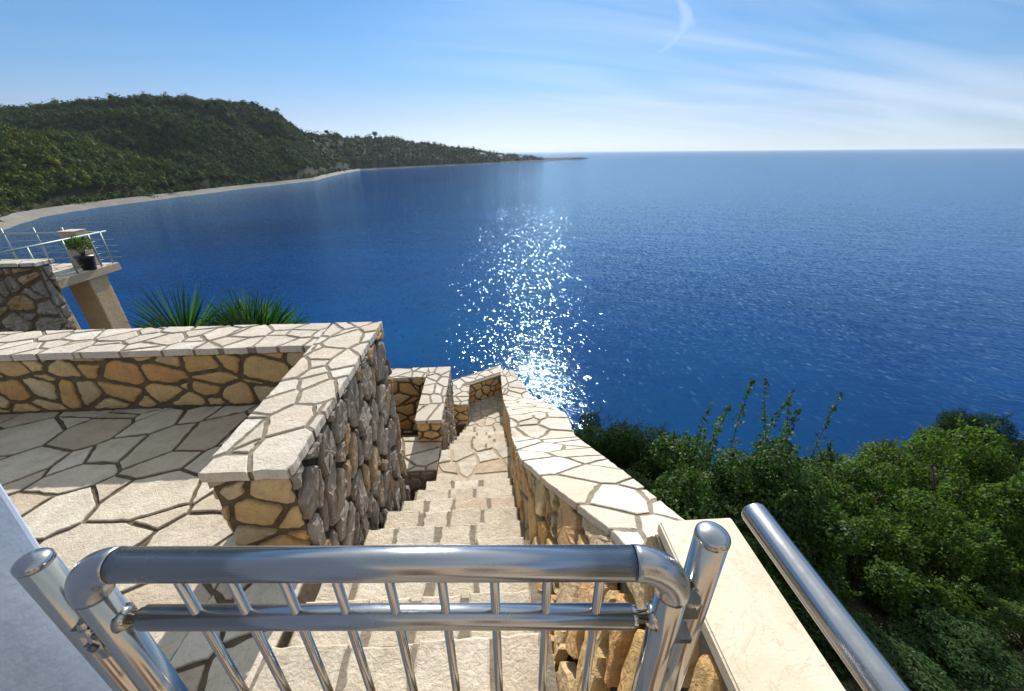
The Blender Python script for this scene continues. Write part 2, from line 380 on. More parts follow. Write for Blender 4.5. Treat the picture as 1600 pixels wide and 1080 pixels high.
# low L-shaped wall halfway down
P2 = empty('low_stone_wall', (0, 0, 0), 'small L-shaped stone wall beside the middle landing, left of the stairs', 'stone wall', 'walls along the lower stairs')
mb = MB(); mb.box(-.995, -.70, 4.13, 5.46, -3.6, -1.58); mb.box(-1.8, -.995, 5.21, 5.46, -3.6, -1.58); mb.build('wall_core', M_mortd, P2)
mb = MB()
lay(mb, cells(.295, .30, .15, 1.4, 0, gap=.026, wvar=.4, rnd=rs(51)), plane_f((-.995, 4.13, Z1), (1, 0, 0), (0, 0, 1), (0, -1, 0)), -.02, .022, rnd=rs(9), **rw3)
lay(mb, cells(.80, .98, .19, 1.3, 0, gap=.032, wvar=.4, rnd=rs(52)), plane_f((-1.8, 5.21, -2.56), (1, 0, 0), (0, 0, 1), (0, -1, 0)), -.02, .022, rnd=rs(9), **rw3)
mb.build('stone_facing', M_wall, P2)
mb = MB()
lay(mb, cells(1.33, 1.9, .15, .8, 0, gap=.02, wvar=.6, rnd=rs(53)), plane_f((-.70, 4.13, -3.5), (0, 1, 0), (0, 0, 1), (1, 0, 0)), -.02, .03, rnd=rs(9), **{**rw2, 'dome': .03})
mb.build('stone_facing', M_wallg, P2)
coping(P2, [(-1.02, -.675, 4.10, 5.49, R(80)), (-1.82, -1.023, 5.185, 5.49, R(5))], -1.53, .19, rs(47), th=.05, gap=.022)

# lowest pier and slanting end wall
P3 = empty('low_stone_wall', (0, 0, 0), 'lowest stone wall at the foot of the stairs, hooked, with a short pier end', 'stone wall', 'walls along the lower stairs')
mb = MB(); mb.box(-.80, -.52, 6.15, 6.80, -4, -2.73)
def prism(mb, pts, z0, z1, mi=0):
    n = len(pts); vs = [(x, y, z0) for x, y in pts]+[(x, y, z1) for x, y in pts]
    mb.add(vs, [tuple(reversed(range(n))), tuple(range(n, 2*n))]+[(k, (k+1) % n, n+(k+1) % n, n+k) for k in range(n)], mi)
prism(mb, [(-.80, 6.80), (-.52, 6.80), (.20, 7.22), (.20, 7.50), (-.80, 7.02)], -4, -2.73)
mb.build('wall_core', M_mortd, P3)
mb = MB()
lay(mb, cells(.28, .42, .17, 1.5, 0, gap=.024, wvar=.3, rnd=rs(61)), plane_f((-.80, 6.15, -3.15), (1, 0, 0), (0, 0, 1), (0, -1, 0)), -.02, .02, rnd=rs(9), **rw3)
dv = Vector((.72, .42, 0)).normalized(); nv = Vector((dv.y, -dv.x, 0))
lay(mb, cells(.83, .42, .15, 1.1, 0, gap=.024, wvar=.5, rnd=rs(62)), plane_f((-.52, 6.80, -3.15), dv, (0, 0, 1), nv), -.02, .02, rnd=rs(9), **rw3)
mb.build('stone_facing', M_wall, P3)
mb = MB()
lay(mb, cells(.66, .9, .14, .8, 0, gap=.02, rnd=rs(63)), plane_f((-.52, 6.15, -3.65), (0, 1, 0), (0, 0, 1), (1, 0, 0)), -.02, .02, rnd=rs(9), **rw3)
mb.build('stone_facing', M_wallg, P3)
mb = MB(); mb.box(-.815, -.505, 6.125, 6.80, -2.728, -2.688, 0)
prism(mb, [(-.815, 6.80), (-.505, 6.80), (.20, 7.20), (.20, 7.52), (-.815, 7.04)], -2.728, -2.688, 0)
lay(mb, cells(.33, .68, .17, 1.1, 0, gap=.02, rnd=rs(64)), plane_f((-.825, 6.115, -2.68), (1, 0, 0), (0, 1, 0), (0, 0, 1)), -.05, 0, mi=1, rnd=rs(9))
lay(mb, cells(1.18, .26, .2, 1.1, 0, gap=.02, rnd=rs(65)), plane_f((-.80, 6.72, -2.676), (dv.x, dv.y, 0), (-dv.y, dv.x, 0), (0, 0, 1)), -.05, 0, mi=1, rnd=rs(9))
mb.build('coping', [M_mort, M_top], P3)

# ------------------------------------------------------------------ right wall: coping that follows the stairs, inner face flaring out at the top
st_ = [(.30, .335, .535), (.92, .335, .52), (.935, .165, .50), (1.12, .065, .482), (1.45, -.13, .405), (1.83, -.36, .315), (2.2, -.58, .255), (2.45, -.73, .20), (3.5, -1.36, .18), (3.9, -1.42, .18), (4.05, -1.47, .18), (6.0, -2.56, .165), (6.35, -2.68, .155), (7.22, -2.68, .145), (7.36, -2.68, .145)]
YS = np.array([s[0] for s in st_]); ZS = np.array([s[1] for s in st_]); XI = np.array([s[2] for s in st_])
XOt = ([.9, 2.0, 3.9, 5.3, 6.1, 7.3, 7.5], [.80, .85, .885, .88, .76, .40, .38])
def XOf(y): return float(np.interp(y, *XOt))
def wtop(y): return float(np.interp(y, YS, ZS)), float(np.interp(y, YS, XI))
WR = empty('stair_wall', (0, 0, 0), 'long rubble wall with pale sloping coping down the right side of the stairs', 'stone wall')
mb = MB(); ys = [.30, .6, .92]+list(np.linspace(.935, 7.34, 60))
vs = []; zb = lambda y: -.62*y-.9
for y in ys:
    z, xi = wtop(y); vs += [(.18, y, zb(y)), (xi+.02, y, z-.05), (XOf(y)-.02, y, z-.05), (XOf(y)-.02, y, -6.5)]
fs = [(a*4+k, a*4+k+1, a*4+k+5, a*4+k+4) for a in range(len(ys)-1) for k in range(3)]+[(0, 3, 2, 1), tuple(len(vs)-4+k for k in range(4))]
mb.add(vs, fs); mb.build('wall_core', M_mort, WR)
ys = ys[3:]
# inner facing: u along y, v up from the stair foot to the coping
def inner_f(u, v, h):
    y = .36+u; z, xi = wtop(y); z -= .05; zlo = -.6*(y-.4)-.30 if y < 3.6 else (-2.25 if y < 3.96 else max(-2.25-.583*(y-3.96), -3.4))
    t = v/1.0; Z = zlo+(z-zlo)*t; X = .185+(xi+.02-.185)*max(0, t)**1.2
    return Vector((X-h, y, Z+h*.2))
mb = MB()
lay(mb, cells(6.95, 1.0, .21, .42, R(-40), gap=.036, wvar=.9, jit=.46, rnd=rs(71)), inner_f, -.03, .026, rnd=rs(10), **{**rw2, 'dome': .010, 'hvar': .006, 'tilt': .05, 'amp': .009})
mb.build('stone_facing', M_wall, WR)
mb = MB()
lay(mb, cells(6.35, 2.2, .3, 1.0, 0, gap=.03, rnd=rs(73)), lambda u, v, h: Vector((XOf(.94+u)-.02+h, .94+u, wtop(.94+u)[0]-.06-2.2+v)), -.03, .03, rnd=rs(10), **{**rw2, 'seg': .06})
mb.build('stone_facing', M_wallg, WR)
def cop_f(u, v, h):
    y = .93+u; z, xi = wtop(y); xi -= .012
    return Vector((xi+(XOf(y)-xi)*v/.6, y, z+h))
mb = MB(); vs = []
for y in ys:
    z, xi = wtop(y); vs += [(xi+.004, y, z-.055), (xi+.004, y, z-.009), (XOf(y)-.012, y, z-.009), (XOf(y)-.012, y, z-.055)]
mb.add(vs, [(a*4+k, a*4+(k+1) % 4, a*4+4+(k+1) % 4, a*4+k+4) for a in range(len(ys)-1) for k in range(4)]+[(0, 3, 2, 1)])
lay(mb, cells(6.42, .6, .235, 1.0, R(80), gap=.024, wvar=1.5, jit=.49, rnd=rs(72), drop=.22), cop_f, -.055, .0, bevel=.006, hvar=.004, tilt=.012, seg=.04, amp=.005, mi=1, rnd=rs(12))
mb.build('coping', [M_mort, M_top], WR)

# ------------------------------------------------------------------ upper landing, pier with slab, plastered wall
mb = MB(); mb.box(-.70, .56, -2.6, .40, -.9, -.012, 0)
lay(mb, cells(1.26, 3.0, .40, 1.1, .2, gap=.02, rnd=rs(81)), plane_f((-.70, -2.6, 0), (1, 0, 0), (0, 1, 0), (0, 0, 1)), -.10, 0, hvar=.002, tilt=.004, mi=1, rnd=rs(13))
tag(mb.build('upper_landing', [M_mort, M_step]), kind='structure')
M = Mat('honed_limestone'); n = M.noise(3.5, 8, .62, dist=1.2); n2 = M.noise(30, 6, .7); n4 = M.noise(150, 3, .6)
c = M.ramp(n, [(.25, (.60, .50, .36)), (.5, (.70, .61, .47)), (.75, (.74, .67, .55))])
c = M.mix(M.ramp(n2, [(.55, (0, 0, 0)), (.72, (.5, .5, .5))]), c, (.50, .38, .24))
c = M.mix(M.ramp(M.noise(6, 8, .55, dist=2.5), [(.485, (0, 0, 0)), (.5, (.45, .45, .45)), (.515, (0, 0, 0))]), c, (.42, .30, .18))
M_slab = M.set(c, M.ramp(n2, [(.3, (.42,)*3), (.7, (.62,)*3)]), 0, M.bump(M.math('ADD', n2, n4), .0015, .5), .4)
M = Mat('grey_render'); n = M.noise(5, 6, .6); n2 = M.noise(60, 5, .7)
M_render = M.set(M.ramp(n, [(.3, (.30, .26, .20)), (.7, (.42, .37, .30))]), .9, 0, M.bump(n2, .004, .7), .2)
PI_ = empty('end_pier', (0, 0, 0), 'pier at the top of the stair wall capped with one smooth cream limestone slab', 'pier')
mb = MB(); mb.box(.572, .785, -2.5, .915, -2.0, .288); mb.build('pier_body', M_render, PI_)
sb = bmesh.new(); bmesh.ops.create_cube(sb, size=1)
for v in sb.verts: v.co = Vector((.674+v.co.x*.256, -.79+v.co.y*3.44, .315+v.co.z*.052))
bmesh.ops.bevel(sb, geom=[e for e in sb.edges], offset=.006, segments=3, affect='EDGES')
me = bpy.data.meshes.new('cap_slab'); sb.to_mesh(me); me.materials.append(M_slab); o = bpy.data.objects.new('cap_slab', me); COL.objects.link(o); o.parent = PI_

M_dk0 = Mat('handle_metal').set((.3, .3, .3), .3, 1.0)
HS = empty('house', (0, -3.2, 0), 'ochre house behind the landing, mirrored in the gate posts', 'house'); HS.location = (0, 0, 0)
M = Mat('house_ochre'); n = M.noise(2, 5, .6); M_ho = M.set(M.ramp(n, [(.3, (.32, .24, .17)), (.7, (.44, .35, .25))]), .9, 0, M.bump(M.noise(30, 5, .7), .004, .6), .2)
mb = MB(); mb.box(-3.5, 4.5, -3.3, -2.7, -1.5, 3.2); mb.build('wall', M_ho, HS)
M = Mat('brown_wood'); n = M.noise(3, 5, .6, None, 3); M_bw = M.set(M.ramp(n, [(.3, (.06, .03, .015)), (.7, (.12, .06, .03))]), .5)
mb = MB(); mb.box(-.5, .5, -2.69, -2.64, 0, 2.1); dr = mb.build('door', M_bw, HS)
mb = MB(); mb.tube([(.38, -2.60, 1.0), (.38, -2.60, 1.14)], .012, 12); mb.tube([(.38, -2.64, 1.07), (.38, -2.60, 1.07)], .008, 10); mb.build('handle', M_dk0, dr)
mb = MB(); mb.box(1.5, 2.6, -2.69, -2.65, .9, 2.1); mb.build('window', M_bw, HS)
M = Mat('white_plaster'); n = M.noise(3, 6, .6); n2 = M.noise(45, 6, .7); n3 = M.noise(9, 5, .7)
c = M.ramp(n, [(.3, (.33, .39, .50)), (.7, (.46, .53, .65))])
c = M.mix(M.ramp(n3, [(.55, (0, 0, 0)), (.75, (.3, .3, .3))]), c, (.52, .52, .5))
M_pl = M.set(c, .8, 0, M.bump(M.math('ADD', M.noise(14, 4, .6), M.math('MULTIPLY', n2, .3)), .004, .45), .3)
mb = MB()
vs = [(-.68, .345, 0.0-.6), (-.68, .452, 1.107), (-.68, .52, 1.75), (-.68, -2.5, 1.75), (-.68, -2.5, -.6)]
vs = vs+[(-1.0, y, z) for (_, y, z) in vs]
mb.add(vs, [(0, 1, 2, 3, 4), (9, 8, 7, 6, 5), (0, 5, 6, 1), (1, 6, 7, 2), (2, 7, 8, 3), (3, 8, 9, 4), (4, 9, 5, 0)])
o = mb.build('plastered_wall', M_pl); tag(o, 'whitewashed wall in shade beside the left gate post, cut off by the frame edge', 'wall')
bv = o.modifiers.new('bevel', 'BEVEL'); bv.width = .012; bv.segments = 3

# ------------------------------------------------------------------ metals and the gate
def metal(name, col, rough, aniso=0, bumpd=.0003):
    M = Mat(name); n = M.noise(60, 5, .7); n2 = M.noise(6, 5, .6)
    r = M.math('ADD', M.math('MULTIPLY', n, rough*.5), M.math('MULTIPLY', n2, rough*.9))
    m = M.set(M.mix(M.math('MULTIPLY', n2, .35), col, tuple(c*.72 for c in col)), r, 1.0, None)
    return m
M_al = metal('satin_aluminium', (.47, .48, .51), .34)
M_ch = metal('polished_steel', (.56, .53, .49), .21)
M_dk = metal('dark_steel', (.16, .16, .17), .3)
GA, GB = Vector((-.558, .372, 0)), Vector((.232, .326, 0))
gx = (GB-GA).normalized(); GL = (GB-GA).length
G = empty('garden_gate', GA, 'tubular metal gate with nine balusters closing the top of the stairs', 'gate', rz=math.atan2(gx.y, gx.x))
RB = .060
def arc(cx, cz, a0, a1, r, n=10): return [(cx+r*math.cos(a0+(a1-a0)*k/n), 0, cz+r*math.sin(a0+(a1-a0)*k/n)) for k in range(n+1)]
mb = MB(); mb.tube([(RB, 0, 1.0), (GL-RB, 0, 1.0)], .0215, 40); mb.build('top_rail', M_al, G)
for cx, a0, a1 in ((RB, math.pi, math.pi/2), (GL-RB, 0, math.pi/2)):
    mb = MB(); mb.tube(arc(cx, 1-RB, a0, a1, RB, 14), .0222, 40); mb.build('elbow', M_al, G)
for x in (0, GL):
    mb = MB(); mb.tube([(x, 0, .03), (x, 0, 1-RB)], .0205, 40)
    for z in (.10, .86): pass
    o = mb.build('gate_stile', M_ch, G)
mb = MB(); mb.tube([(.048, 0, .885), (GL-.048, 0, .885)], .0165, 36)
o = mb.build('middle_rail', M_al, G)
for e_ in (0, 1):
    f_ = (lambda x: GL-x) if e_ else (lambda x: x)
    mb = MB(); mb.tube([(f_(.014), 0, .885), (f_(.041), 0, .885), (f_(.0415), 0, .885), (f_(.056), 0, .885)], [.0085, .0085, .0135, .0135], 20); mb.build('rail_bracket', M_ch, o)
for x in (.021, GL-.021):
    mb = MB(); s = 1 if x < .3 else -1
    mb.tube([(x-s*.004, 0, .885), (x+s*.006, 0, .885)], [.019, .012], 20); mb.build('rail_collar', M_ch, o)
mb = MB(); mb.tube([(.02, 0, .10), (GL-.02, 0, .10)], .0165, 30); mb.build('bottom_rail', M_al, G)
def gate_hit(px, py):        # gate-plane coordinate of a picture point, used once to read off the baluster spacing
    d = fw + rt*(px-800)/FPX - up*(py-540)/FPX; n = Vector((-gx.y, gx.x, 0)); C = Vector((0, 0, CZ)); t = (GA-C).dot(n)/d.dot(n); p = C+d*t; return (p-GA).dot(gx)
b0, b1 = gate_hit(290, 925), gate_hit(935, 925)
for k in range(9):
    x = b0+(b1-b0)*k/8; mb = MB(); mb.tube([(x, 0, .10), (x, 0, .985)], .0064, 16); mb.build('baluster', M_ch, G)
# hinges on the left, latch on the right
for z in (.845, .25):
    mb = MB(); mb.tube([(-.032, -.008, z-.035), (-.032, -.008, z+.035)], .0075, 16); mb.tube([(-.032, -.008, z+.034), (-.032, -.008, z+.046)], [.0095, .006], 12)
    mb.box(-.055, -.010, -.012, .004, z-.028, z-.012); mb.box(-.055, -.010, -.012, .004, z+.012, z+.028)
    hg = mb.build('hinge', M_ch, G)
    m2 = MB(); m2.tube([(-.032, -.020, z-.004), (-.032, -.012, z-.004)], .006, 10); m2.tube([(-.020, -.0165, z+.020), (-.020, -.010, z+.020)], .005, 10); m2.build('bolt', M_dk, hg)
mb = MB(); mb.box(GL+.014, GL+.040, -.010, .010, .895, .925); lt = mb.build('latch', M_ch, G)
mb = MB(); mb.tube([(GL+.028, -.004, .924), (GL+.028, -.004, .934)], .011, 16); mb.build('screw', M_ch, lt)
mb = MB(); mb.box(GL+.012, GL+.04, -.012, .012, .84, .85); mb.build('latch_plate', M_ch, lt)
def gate_post(x, y, h, label, r=.0222):
    g = empty('gate_post', (x, y, 0), label, 'gate post', 'steel posts either side of the gate')
    mb = MB(); mb.tube([(0, 0, 0), (0, 0, h)], r, 40); mb.build('post_tube', M_ch, g)
    mb = MB(); n = 8
    mb.tube([(0, 0, h)]+[(0, 0, h+.004+.012*math.sin(math.pi/2*k/n)) for k in range(n+1)], [r+.0006]+[max(.0004, (r+.0006)*math.cos(math.pi/2*k/n)) for k in range(n+1)], 40); mb.build('post_cap', M_al, g)
    mb = MB(); mb.tube([(0, 0, .004), (0, 0, .012)], .04, 30); mb.build('base_plate', M_ch, g)
    return g
gate_post(-.627, .388, .985, 'steel gate post carrying the hinges, against the white wall', .0198)
gate_post(.287, .353, 1.008, 'steel gate post with domed cap between the latch and the limestone slab')

H = empty('handrail', (0, 0, 0), 'single thick satin metal handrail tube above the limestone slab at right', 'handrail')
mb = MB(); mb.tube([(.520, -2.3, .83), (.508, .535, .83)]+[(.508, .535+.010*math.sin(a), .83) for a in (.5, 1.0, 1.4)], [.0245, .0245, .0235, .0205, .012], 44)
mb.build('rail_tube', M_al, H)
for y in (.17, -1.2):
    mb = MB(); mb.tube([(.60, y, .342), (.60, y, .350), (.60, y, .3505), (.60, y, .70), (.585, y, .745), (.545, y, .79)], [.034, .034, .012, .012, .012, .012], 20); mb.build('rail_bracket', M_ch, H)

# ------------------------------------------------------------------ sea
SEA = -16.5
M = Mat('sea_water'); pos = M.pos().outputs['Position']
def mapped(scale, rot):
    n = M.node('ShaderNodeMapping', vector_type='TEXTURE'); n.inputs['Scale'].default_value = tuple(1/k for k in scale); n.inputs['Rotation'].default_value = (0, 0, rot); M.L.new(pos, n.inputs[0]); return n.outputs[0]
a = M.noise(.09, 3, .5, mapped((1, 2.4, 1), R(-22)), .3)
b = M.noise(.42, 4, .55, mapped((.8, 2.6, 1), R(-26)), .5)
c1 = M.noise(1.9, 4, .6, mapped((.8, 2.6, 1), R(-14)), .4)
h = M.math('ADD', M.math('MULTIPLY', a, 1.0), M.math('ADD', M.math('MULTIPLY', b, .42), M.math('MULTIPLY', c1, .20)))
# wavelets: little facets, each with a tilt of its own, that catch the sun one by one
tilts = []
for sc_, st_y, ax_, ay_, r0_, r1_ in ((2.2, .46, .22, .35, .27, .46), (3.6, .46, .21, .33, .29, .47)):
    vo = M.node('ShaderNodeTexVoronoi', feature='F1'); vo.inputs['Scale'].default_value = sc_
    M.L.new(mapped((1, st_y, 1), R(4)), vo.inputs['Vector'])
    sv = M.node('ShaderNodeVectorMath', operation='SUBTRACT'); M.L.new(vo.outputs['Color'], sv.inputs[0]); sv.inputs[1].default_value = (.5, .66, .5)
    mv = M.node('ShaderNodeVectorMath', operation='MULTIPLY'); M.L.new(sv.outputs[0], mv.inputs[0]); mv.inputs[1].default_value = (ax_, ay_, 0)
    mr = M.node('ShaderNodeMapRange', interpolation_type='SMOOTHSTEP'); mr.inputs[1].default_value = r0_; mr.inputs[2].default_value = r1_; mr.inputs[3].default_value = 1; mr.inputs[4].default_value = 0
    M.L.new(vo.outputs['Distance'], mr.inputs[0])
    ms = M.node('ShaderNodeVectorMath', operation='SCALE'); M.L.new(mv.outputs[0], ms.inputs[0]); M.L.new(mr.outputs[0], ms.inputs['Scale']); tilts.append(ms)
m0 = M.node('ShaderNodeVectorMath', operation='ADD'); M.L.new(tilts[0].outputs[0], m0.inputs[0]); M.L.new(tilts[1].outputs[0], m0.inputs[1])
mv = M.node('ShaderNodeVectorMath', operation='ADD'); M.L.new(m0.outputs[0], mv.inputs[0]); mv.inputs[1].default_value = (0, .09, 0)
av = M.node('ShaderNodeVectorMath', operation='ADD'); M.L.new(M.bump(h, 1.0, .17), av.inputs[0]); M.L.new(mv.outputs[0], av.inputs[1])
nv_ = M.node('ShaderNodeVectorMath', operation='NORMALIZE'); M.L.new(av.outputs[0], nv_.inputs[0])
patch = M.noise(.018, 4, .6, mapped((1, 2.4, 1), R(20)))
near = M.noise(.05, 3, .5)
deep = M.mix(M.ramp(patch, [(.35, (0, 0, 0)), (.65, (1, 1, 1))]), (.0005, .024, .105), (.001, .038, .155))
g = M.node('ShaderNodeVectorMath', operation='DISTANCE'); M.L.new(pos, g.inputs[0]); g.inputs[1].default_value = (-6, 22, SEA)
shal = M.math('MULTIPLY', M.ramp(M.math('DIVIDE', g.outputs['Value'], 60.0), [(.25, (1, 1, 1)), (.8, (0, 0, 0))]), M.ramp(near, [(.35, (.1, .1, .1)), (.65, (1, 1, 1))]))
deep = M.mix(M.math('MULTIPLY', shal, .6), deep, (.001, .050, .125))
df = M.node('ShaderNodeBsdfDiffuse'); M.L.new(deep, df.inputs[0])
gl = M.node('ShaderNodeBsdfGlossy'); gl.inputs['Color'].default_value = (.52, .78, 1.0, 1); gl.inputs['Roughness'].default_value = .085; M.L.new(nv_.outputs[0], gl.inputs['Normal'])
fr = M.node('ShaderNodeFresnel'); fr.inputs['IOR'].default_value = 1.31; M.L.new(nv_.outputs[0], fr.inputs['Normal'])
mxs = M.node('ShaderNodeMixShader'); M.L.new(M.math('MULTIPLY', fr.outputs[0], .78), mxs.inputs[0]); M.L.new(df.outputs[0], mxs.inputs[1]); M.L.new(gl.outputs[0], mxs.inputs[2]); M.L.new(mxs.outputs[0], M.out.inputs[0])
M_sea = M.m
mb = MB(); mb.add([(-60000, -300, SEA), (60000, -300, SEA), (60000, 60000, SEA), (-60000, 60000, SEA)], [(0, 1, 2, 3)])
tag(mb.build('sea', M_sea), kind='structure')

# ------------------------------------------------------------------ numpy value noise
_g = np.random.default_rng(5).random((256, 256))
def vn(x, y):
    xi = np.floor(x).astype(int); yi = np.floor(y).astype(int); fx = x-xi; fy = y-yi; fx = fx*fx*(3-2*fx); fy = fy*fy*(3-2*fy)
    g = lambda i, j: _g[i & 255, j & 255]
    return (g(xi, yi)*(1-fx)+g(xi+1, yi)*fx)*(1-fy)+(g(xi, yi+1)*(1-fx)+g(xi+1, yi+1)*fx)*fy
def fbm(x, y, o=4):
    s = 0; a = .5
    for k in range(o): s = s+a*vn(x*2**k+17*k, y*2**k+31*k); a *= .5
    return s/.94-.5
# ------------------------------------------------------------------ far coast: shoreline with height and depth of the slope behind
SH = np.array([(-60, 25, 38, 90), (-105, 72, 38, 90), (-131, 116, 37, 85), (-147, 143, 34, 75), (-151, 168, 28, 52), (-148, 203, 27, 58), (-142, 262, 38, 95), (-134, 300, 43, 92), (-130, 330, 49, 85), (-138, 380, 56, 75), (-147, 457, 49, 70), (-150, 520, 36, 75), (-106, 597, 35, 80), (-60, 667, 31, 70), (-2, 757, 21, 50), (48, 857, 13, 34), (110, 950, 6.5, 22), (160, 1040, 2.0, 12), (215, 1120, .8, 6)], float)
def shore(px, py):
    best = np.full(px.shape, 1e9); sg = np.zeros(px.shape); T = np.zeros(px.shape)
    for i in range(len(SH)-1):
        a, b = SH[i, :2], SH[i+1, :2]; d = b-a; l2 = d@d
        t = np.clip(((px-a[0])*d[0]+(py-a[1])*d[1])/l2, 0, 1); qx = px-a[0]-d[0]*t; qy = py-a[1]-d[1]*t
        dist = np.hypot(qx, qy); m = dist < best; best[m] = dist[m]; sg[m] = np.sign(d[0]*qy-d[1]*qx)[m]; T[m] = (i+t)[m]
    return best*sg, T
def coast_z(px, py):
    d, T = shore(px, py); k = np.arange(len(SH)); Hm = np.interp(T, k, SH[:, 2]); D = np.interp(T, k, SH[:, 3])
    sc = np.clip(Hm/30, .1, 1.2)
    d2 = d + (fbm(px*.022, py*.022, 4)*55 + fbm(px*.07+9, py*.07, 3)*14)*np.clip(d/40, 0, 1)*sc
    q = np.clip(d2/D, 0, 1); z = Hm*(1-(1-q)**1.7)
    z = z - 15*np.exp(-((T-5.75)/.42)**2)*np.clip((d-8)/45, 0, 1) - 7*np.exp(-((T-7.6)/.22)**2)*np.clip((d-8)/40, 0, 1)
    z = np.maximum(z, np.where(d > 7, 1.2+.08*np.maximum(d, 0), z))
    z = z + fbm(px*.05+3, py*.05, 4)*6*np.clip(d/25, 0, 1)*sc
    z = np.where(d < 7, np.minimum(z, np.maximum(d, -3)*.16), z)
    z = np.where((d >= 7) & (z < 1.1), 1.1, z)
    z = z-np.where((T > 7.2) & (T < 11.5), np.maximum(d-D*.95, 0)*.065*np.clip((T-7.2)/1.2, 0, 1), 0)
    behind = np.clip((d-D*1.7)/120, 0, 1)
    z = np.where(T > 11.5, z*(1-behind), z)
    return SEA + z, d, T
def grid_mesh(name, xs, ys, zf, keep, mats, kind='structure'):
    X, Y = np.meshgrid(xs, ys); Z = zf(X, Y); K = keep(X, Y); nx = len(xs)
    vs = np.stack([X, Y, Z], -1).reshape(-1, 3); idx = np.arange(len(vs)).reshape(X.shape)
    a = idx[:-1, :-1]; b = idx[:-1, 1:]; c = idx[1:, 1:]; d = idx[1:, :-1]
    k = K[:-1, :-1] | K[:-1, 1:] | K[1:, 1:] | K[1:, :-1]
    F = np.stack([a[k], b[k], c[k], d[k]], -1)
    me = bpy.data.meshes.new(name); me.from_pydata(vs.tolist(), [], F.tolist())
    for p in me.polygons: p.use_smooth = True
    me.materials.append(mats); me.update(); o = bpy.data.objects.new(name, me); COL.objects.link(o)
    return tag(o, kind=kind)
M = Mat('earth_slope'); n = M.noise(.35, 6, .65); n2 = M.noise(.05, 4, .6)
M_earth = M.set(M.mix(M.ramp(n2, [(.4, (0, 0, 0)), (.6, (1, 1, 1))]), M.ramp(n, [(.3, (.014, .018, .009)), (.7, (.035, .034, .020))]), (.010, .018, .008)), .95, 0, M.bump(n, .8, .8), .1)
grid_mesh('far_hills', np.arange(-480, 300, 4.), np.arange(20, 1260, 4.), lambda x, y: coast_z(x, y)[0], lambda x, y: (shore(x, y)[0] > -12) & (shore(x, y)[0] < 230), M_earth)
# pebble beach ribbon along the near part of the bay
M = Mat('pebble_beach'); n = M.noise(.6, 6, .75); n2 = M.noise(3, 5, .8)
M_beach = M.set(M.mix(.5, M.ramp(n, [(.3, (.10, .095, .08)), (.7, (.25, .235, .21))]), M.ramp(n2, [(.3, (.09, .085, .07)), (.7, (.34, .32, .29))])), .9, 0, M.bump(n2, .15, .8), .2)
pts = []
for i in range(len(SH)-3):
    a, b = SH[i, :2], SH[i+1, :2]; m = max(2, int(np.linalg.norm(b-a)/2.5))
    for k in range(m): pts.append((i+k/m, a+(b-a)*k/m))
mb = MB(); vs = []
for j, (T, p) in enumerate(pts):
    q = pts[min(j+1, len(pts)-1)][1]; o_ = pts[max(j-1, 0)][1]; d = (q-o_)/np.linalg.norm(q-o_); nl = np.array([-d[1], d[0]])
    wv = float(vn(np.array([T*2.3]), np.array([3.1]))[0]); base = float(np.interp(T, [0, 2, 4.5, 6, 8, 9.5, 10.5, 12, 16], [7, 6, 3, 1.6, 1.0, 2.4, 1.2, .5, .3]))
    wd = base*(.45+.7*wv+.5*float(vn(np.array([T*9.7]), np.array([1.3]))[0])); out = .6+1.6*float(vn(np.array([T*5.1]), np.array([8.1]))[0])
    P0, P1, P2 = p-nl*out, p+nl*wd*.45, p+nl*wd
    vs += [(P0[0], P0[1], SEA-.25), (P1[0], P1[1], SEA+.65+.5*wv), (P2[0], P2[1], SEA+1.9)]
mb.add(vs, [(j*3+k, (j+1)*3+k, (j+1)*3+k+1, j*3+k+1) for j in range(len(pts)-1) for k in range(2)], 0, True)
tag(mb.build('beach', M_beach), kind='structure')

# ------------------------------------------------------------------ foliage materials
def leaf_mat(name, stops, rough=.6, trans=.35, scale=.6, hue=None, spec=.22):
    M = Mat(name); isl = M.pos().outputs['Random Per Island']; n = M.noise(scale, 3, .6)
    c = M.ramp(M.math('ADD', M.math('MULTIPLY', isl, .55), M.math('MULTIPLY', n, .5)), stops)
    oi = M.node('ShaderNodeObjectInfo')
    c = M.mix(.7, c, M.ramp(oi.outputs['Random'], [(0, (.72, .85, .62)), (.35, (1, 1, 1)), (.7, (1.15, 1.1, .72)), (1, (.8, .95, .9))]), 'MULTIPLY')
    M.set(c, rough, 0, None, spec); t = M.node('ShaderNodeBsdfTranslucent'); M.L.new(M.mix(1.0, c, (1.6, 2.0, .8), 'MULTIPLY'), t.inputs[0])
    mx = M.node('ShaderNodeMixShader'); mx.inputs[0].default_value = trans; M.L.new(M.b.outputs[0], mx.inputs[1]); M.L.new(t.outputs[0], mx.inputs[2]); M.L.new(mx.outputs[0], M.out.inputs[0])
    return M.m
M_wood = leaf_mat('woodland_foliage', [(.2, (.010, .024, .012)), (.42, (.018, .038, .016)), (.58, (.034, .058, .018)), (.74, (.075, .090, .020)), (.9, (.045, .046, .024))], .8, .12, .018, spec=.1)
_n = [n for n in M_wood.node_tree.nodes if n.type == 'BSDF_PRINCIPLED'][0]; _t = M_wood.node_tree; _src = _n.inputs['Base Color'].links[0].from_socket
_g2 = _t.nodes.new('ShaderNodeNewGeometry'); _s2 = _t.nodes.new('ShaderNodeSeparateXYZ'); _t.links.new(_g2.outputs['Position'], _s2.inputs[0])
_mr = _t.nodes.new('ShaderNodeMapRange'); _mr.inputs[1].default_value = 175; _mr.inputs[2].default_value = 260; _mr.inputs[3].default_value = 1; _mr.inputs[4].default_value = 0; _t.links.new(_s2.outputs['Y'], _mr.inputs[0])
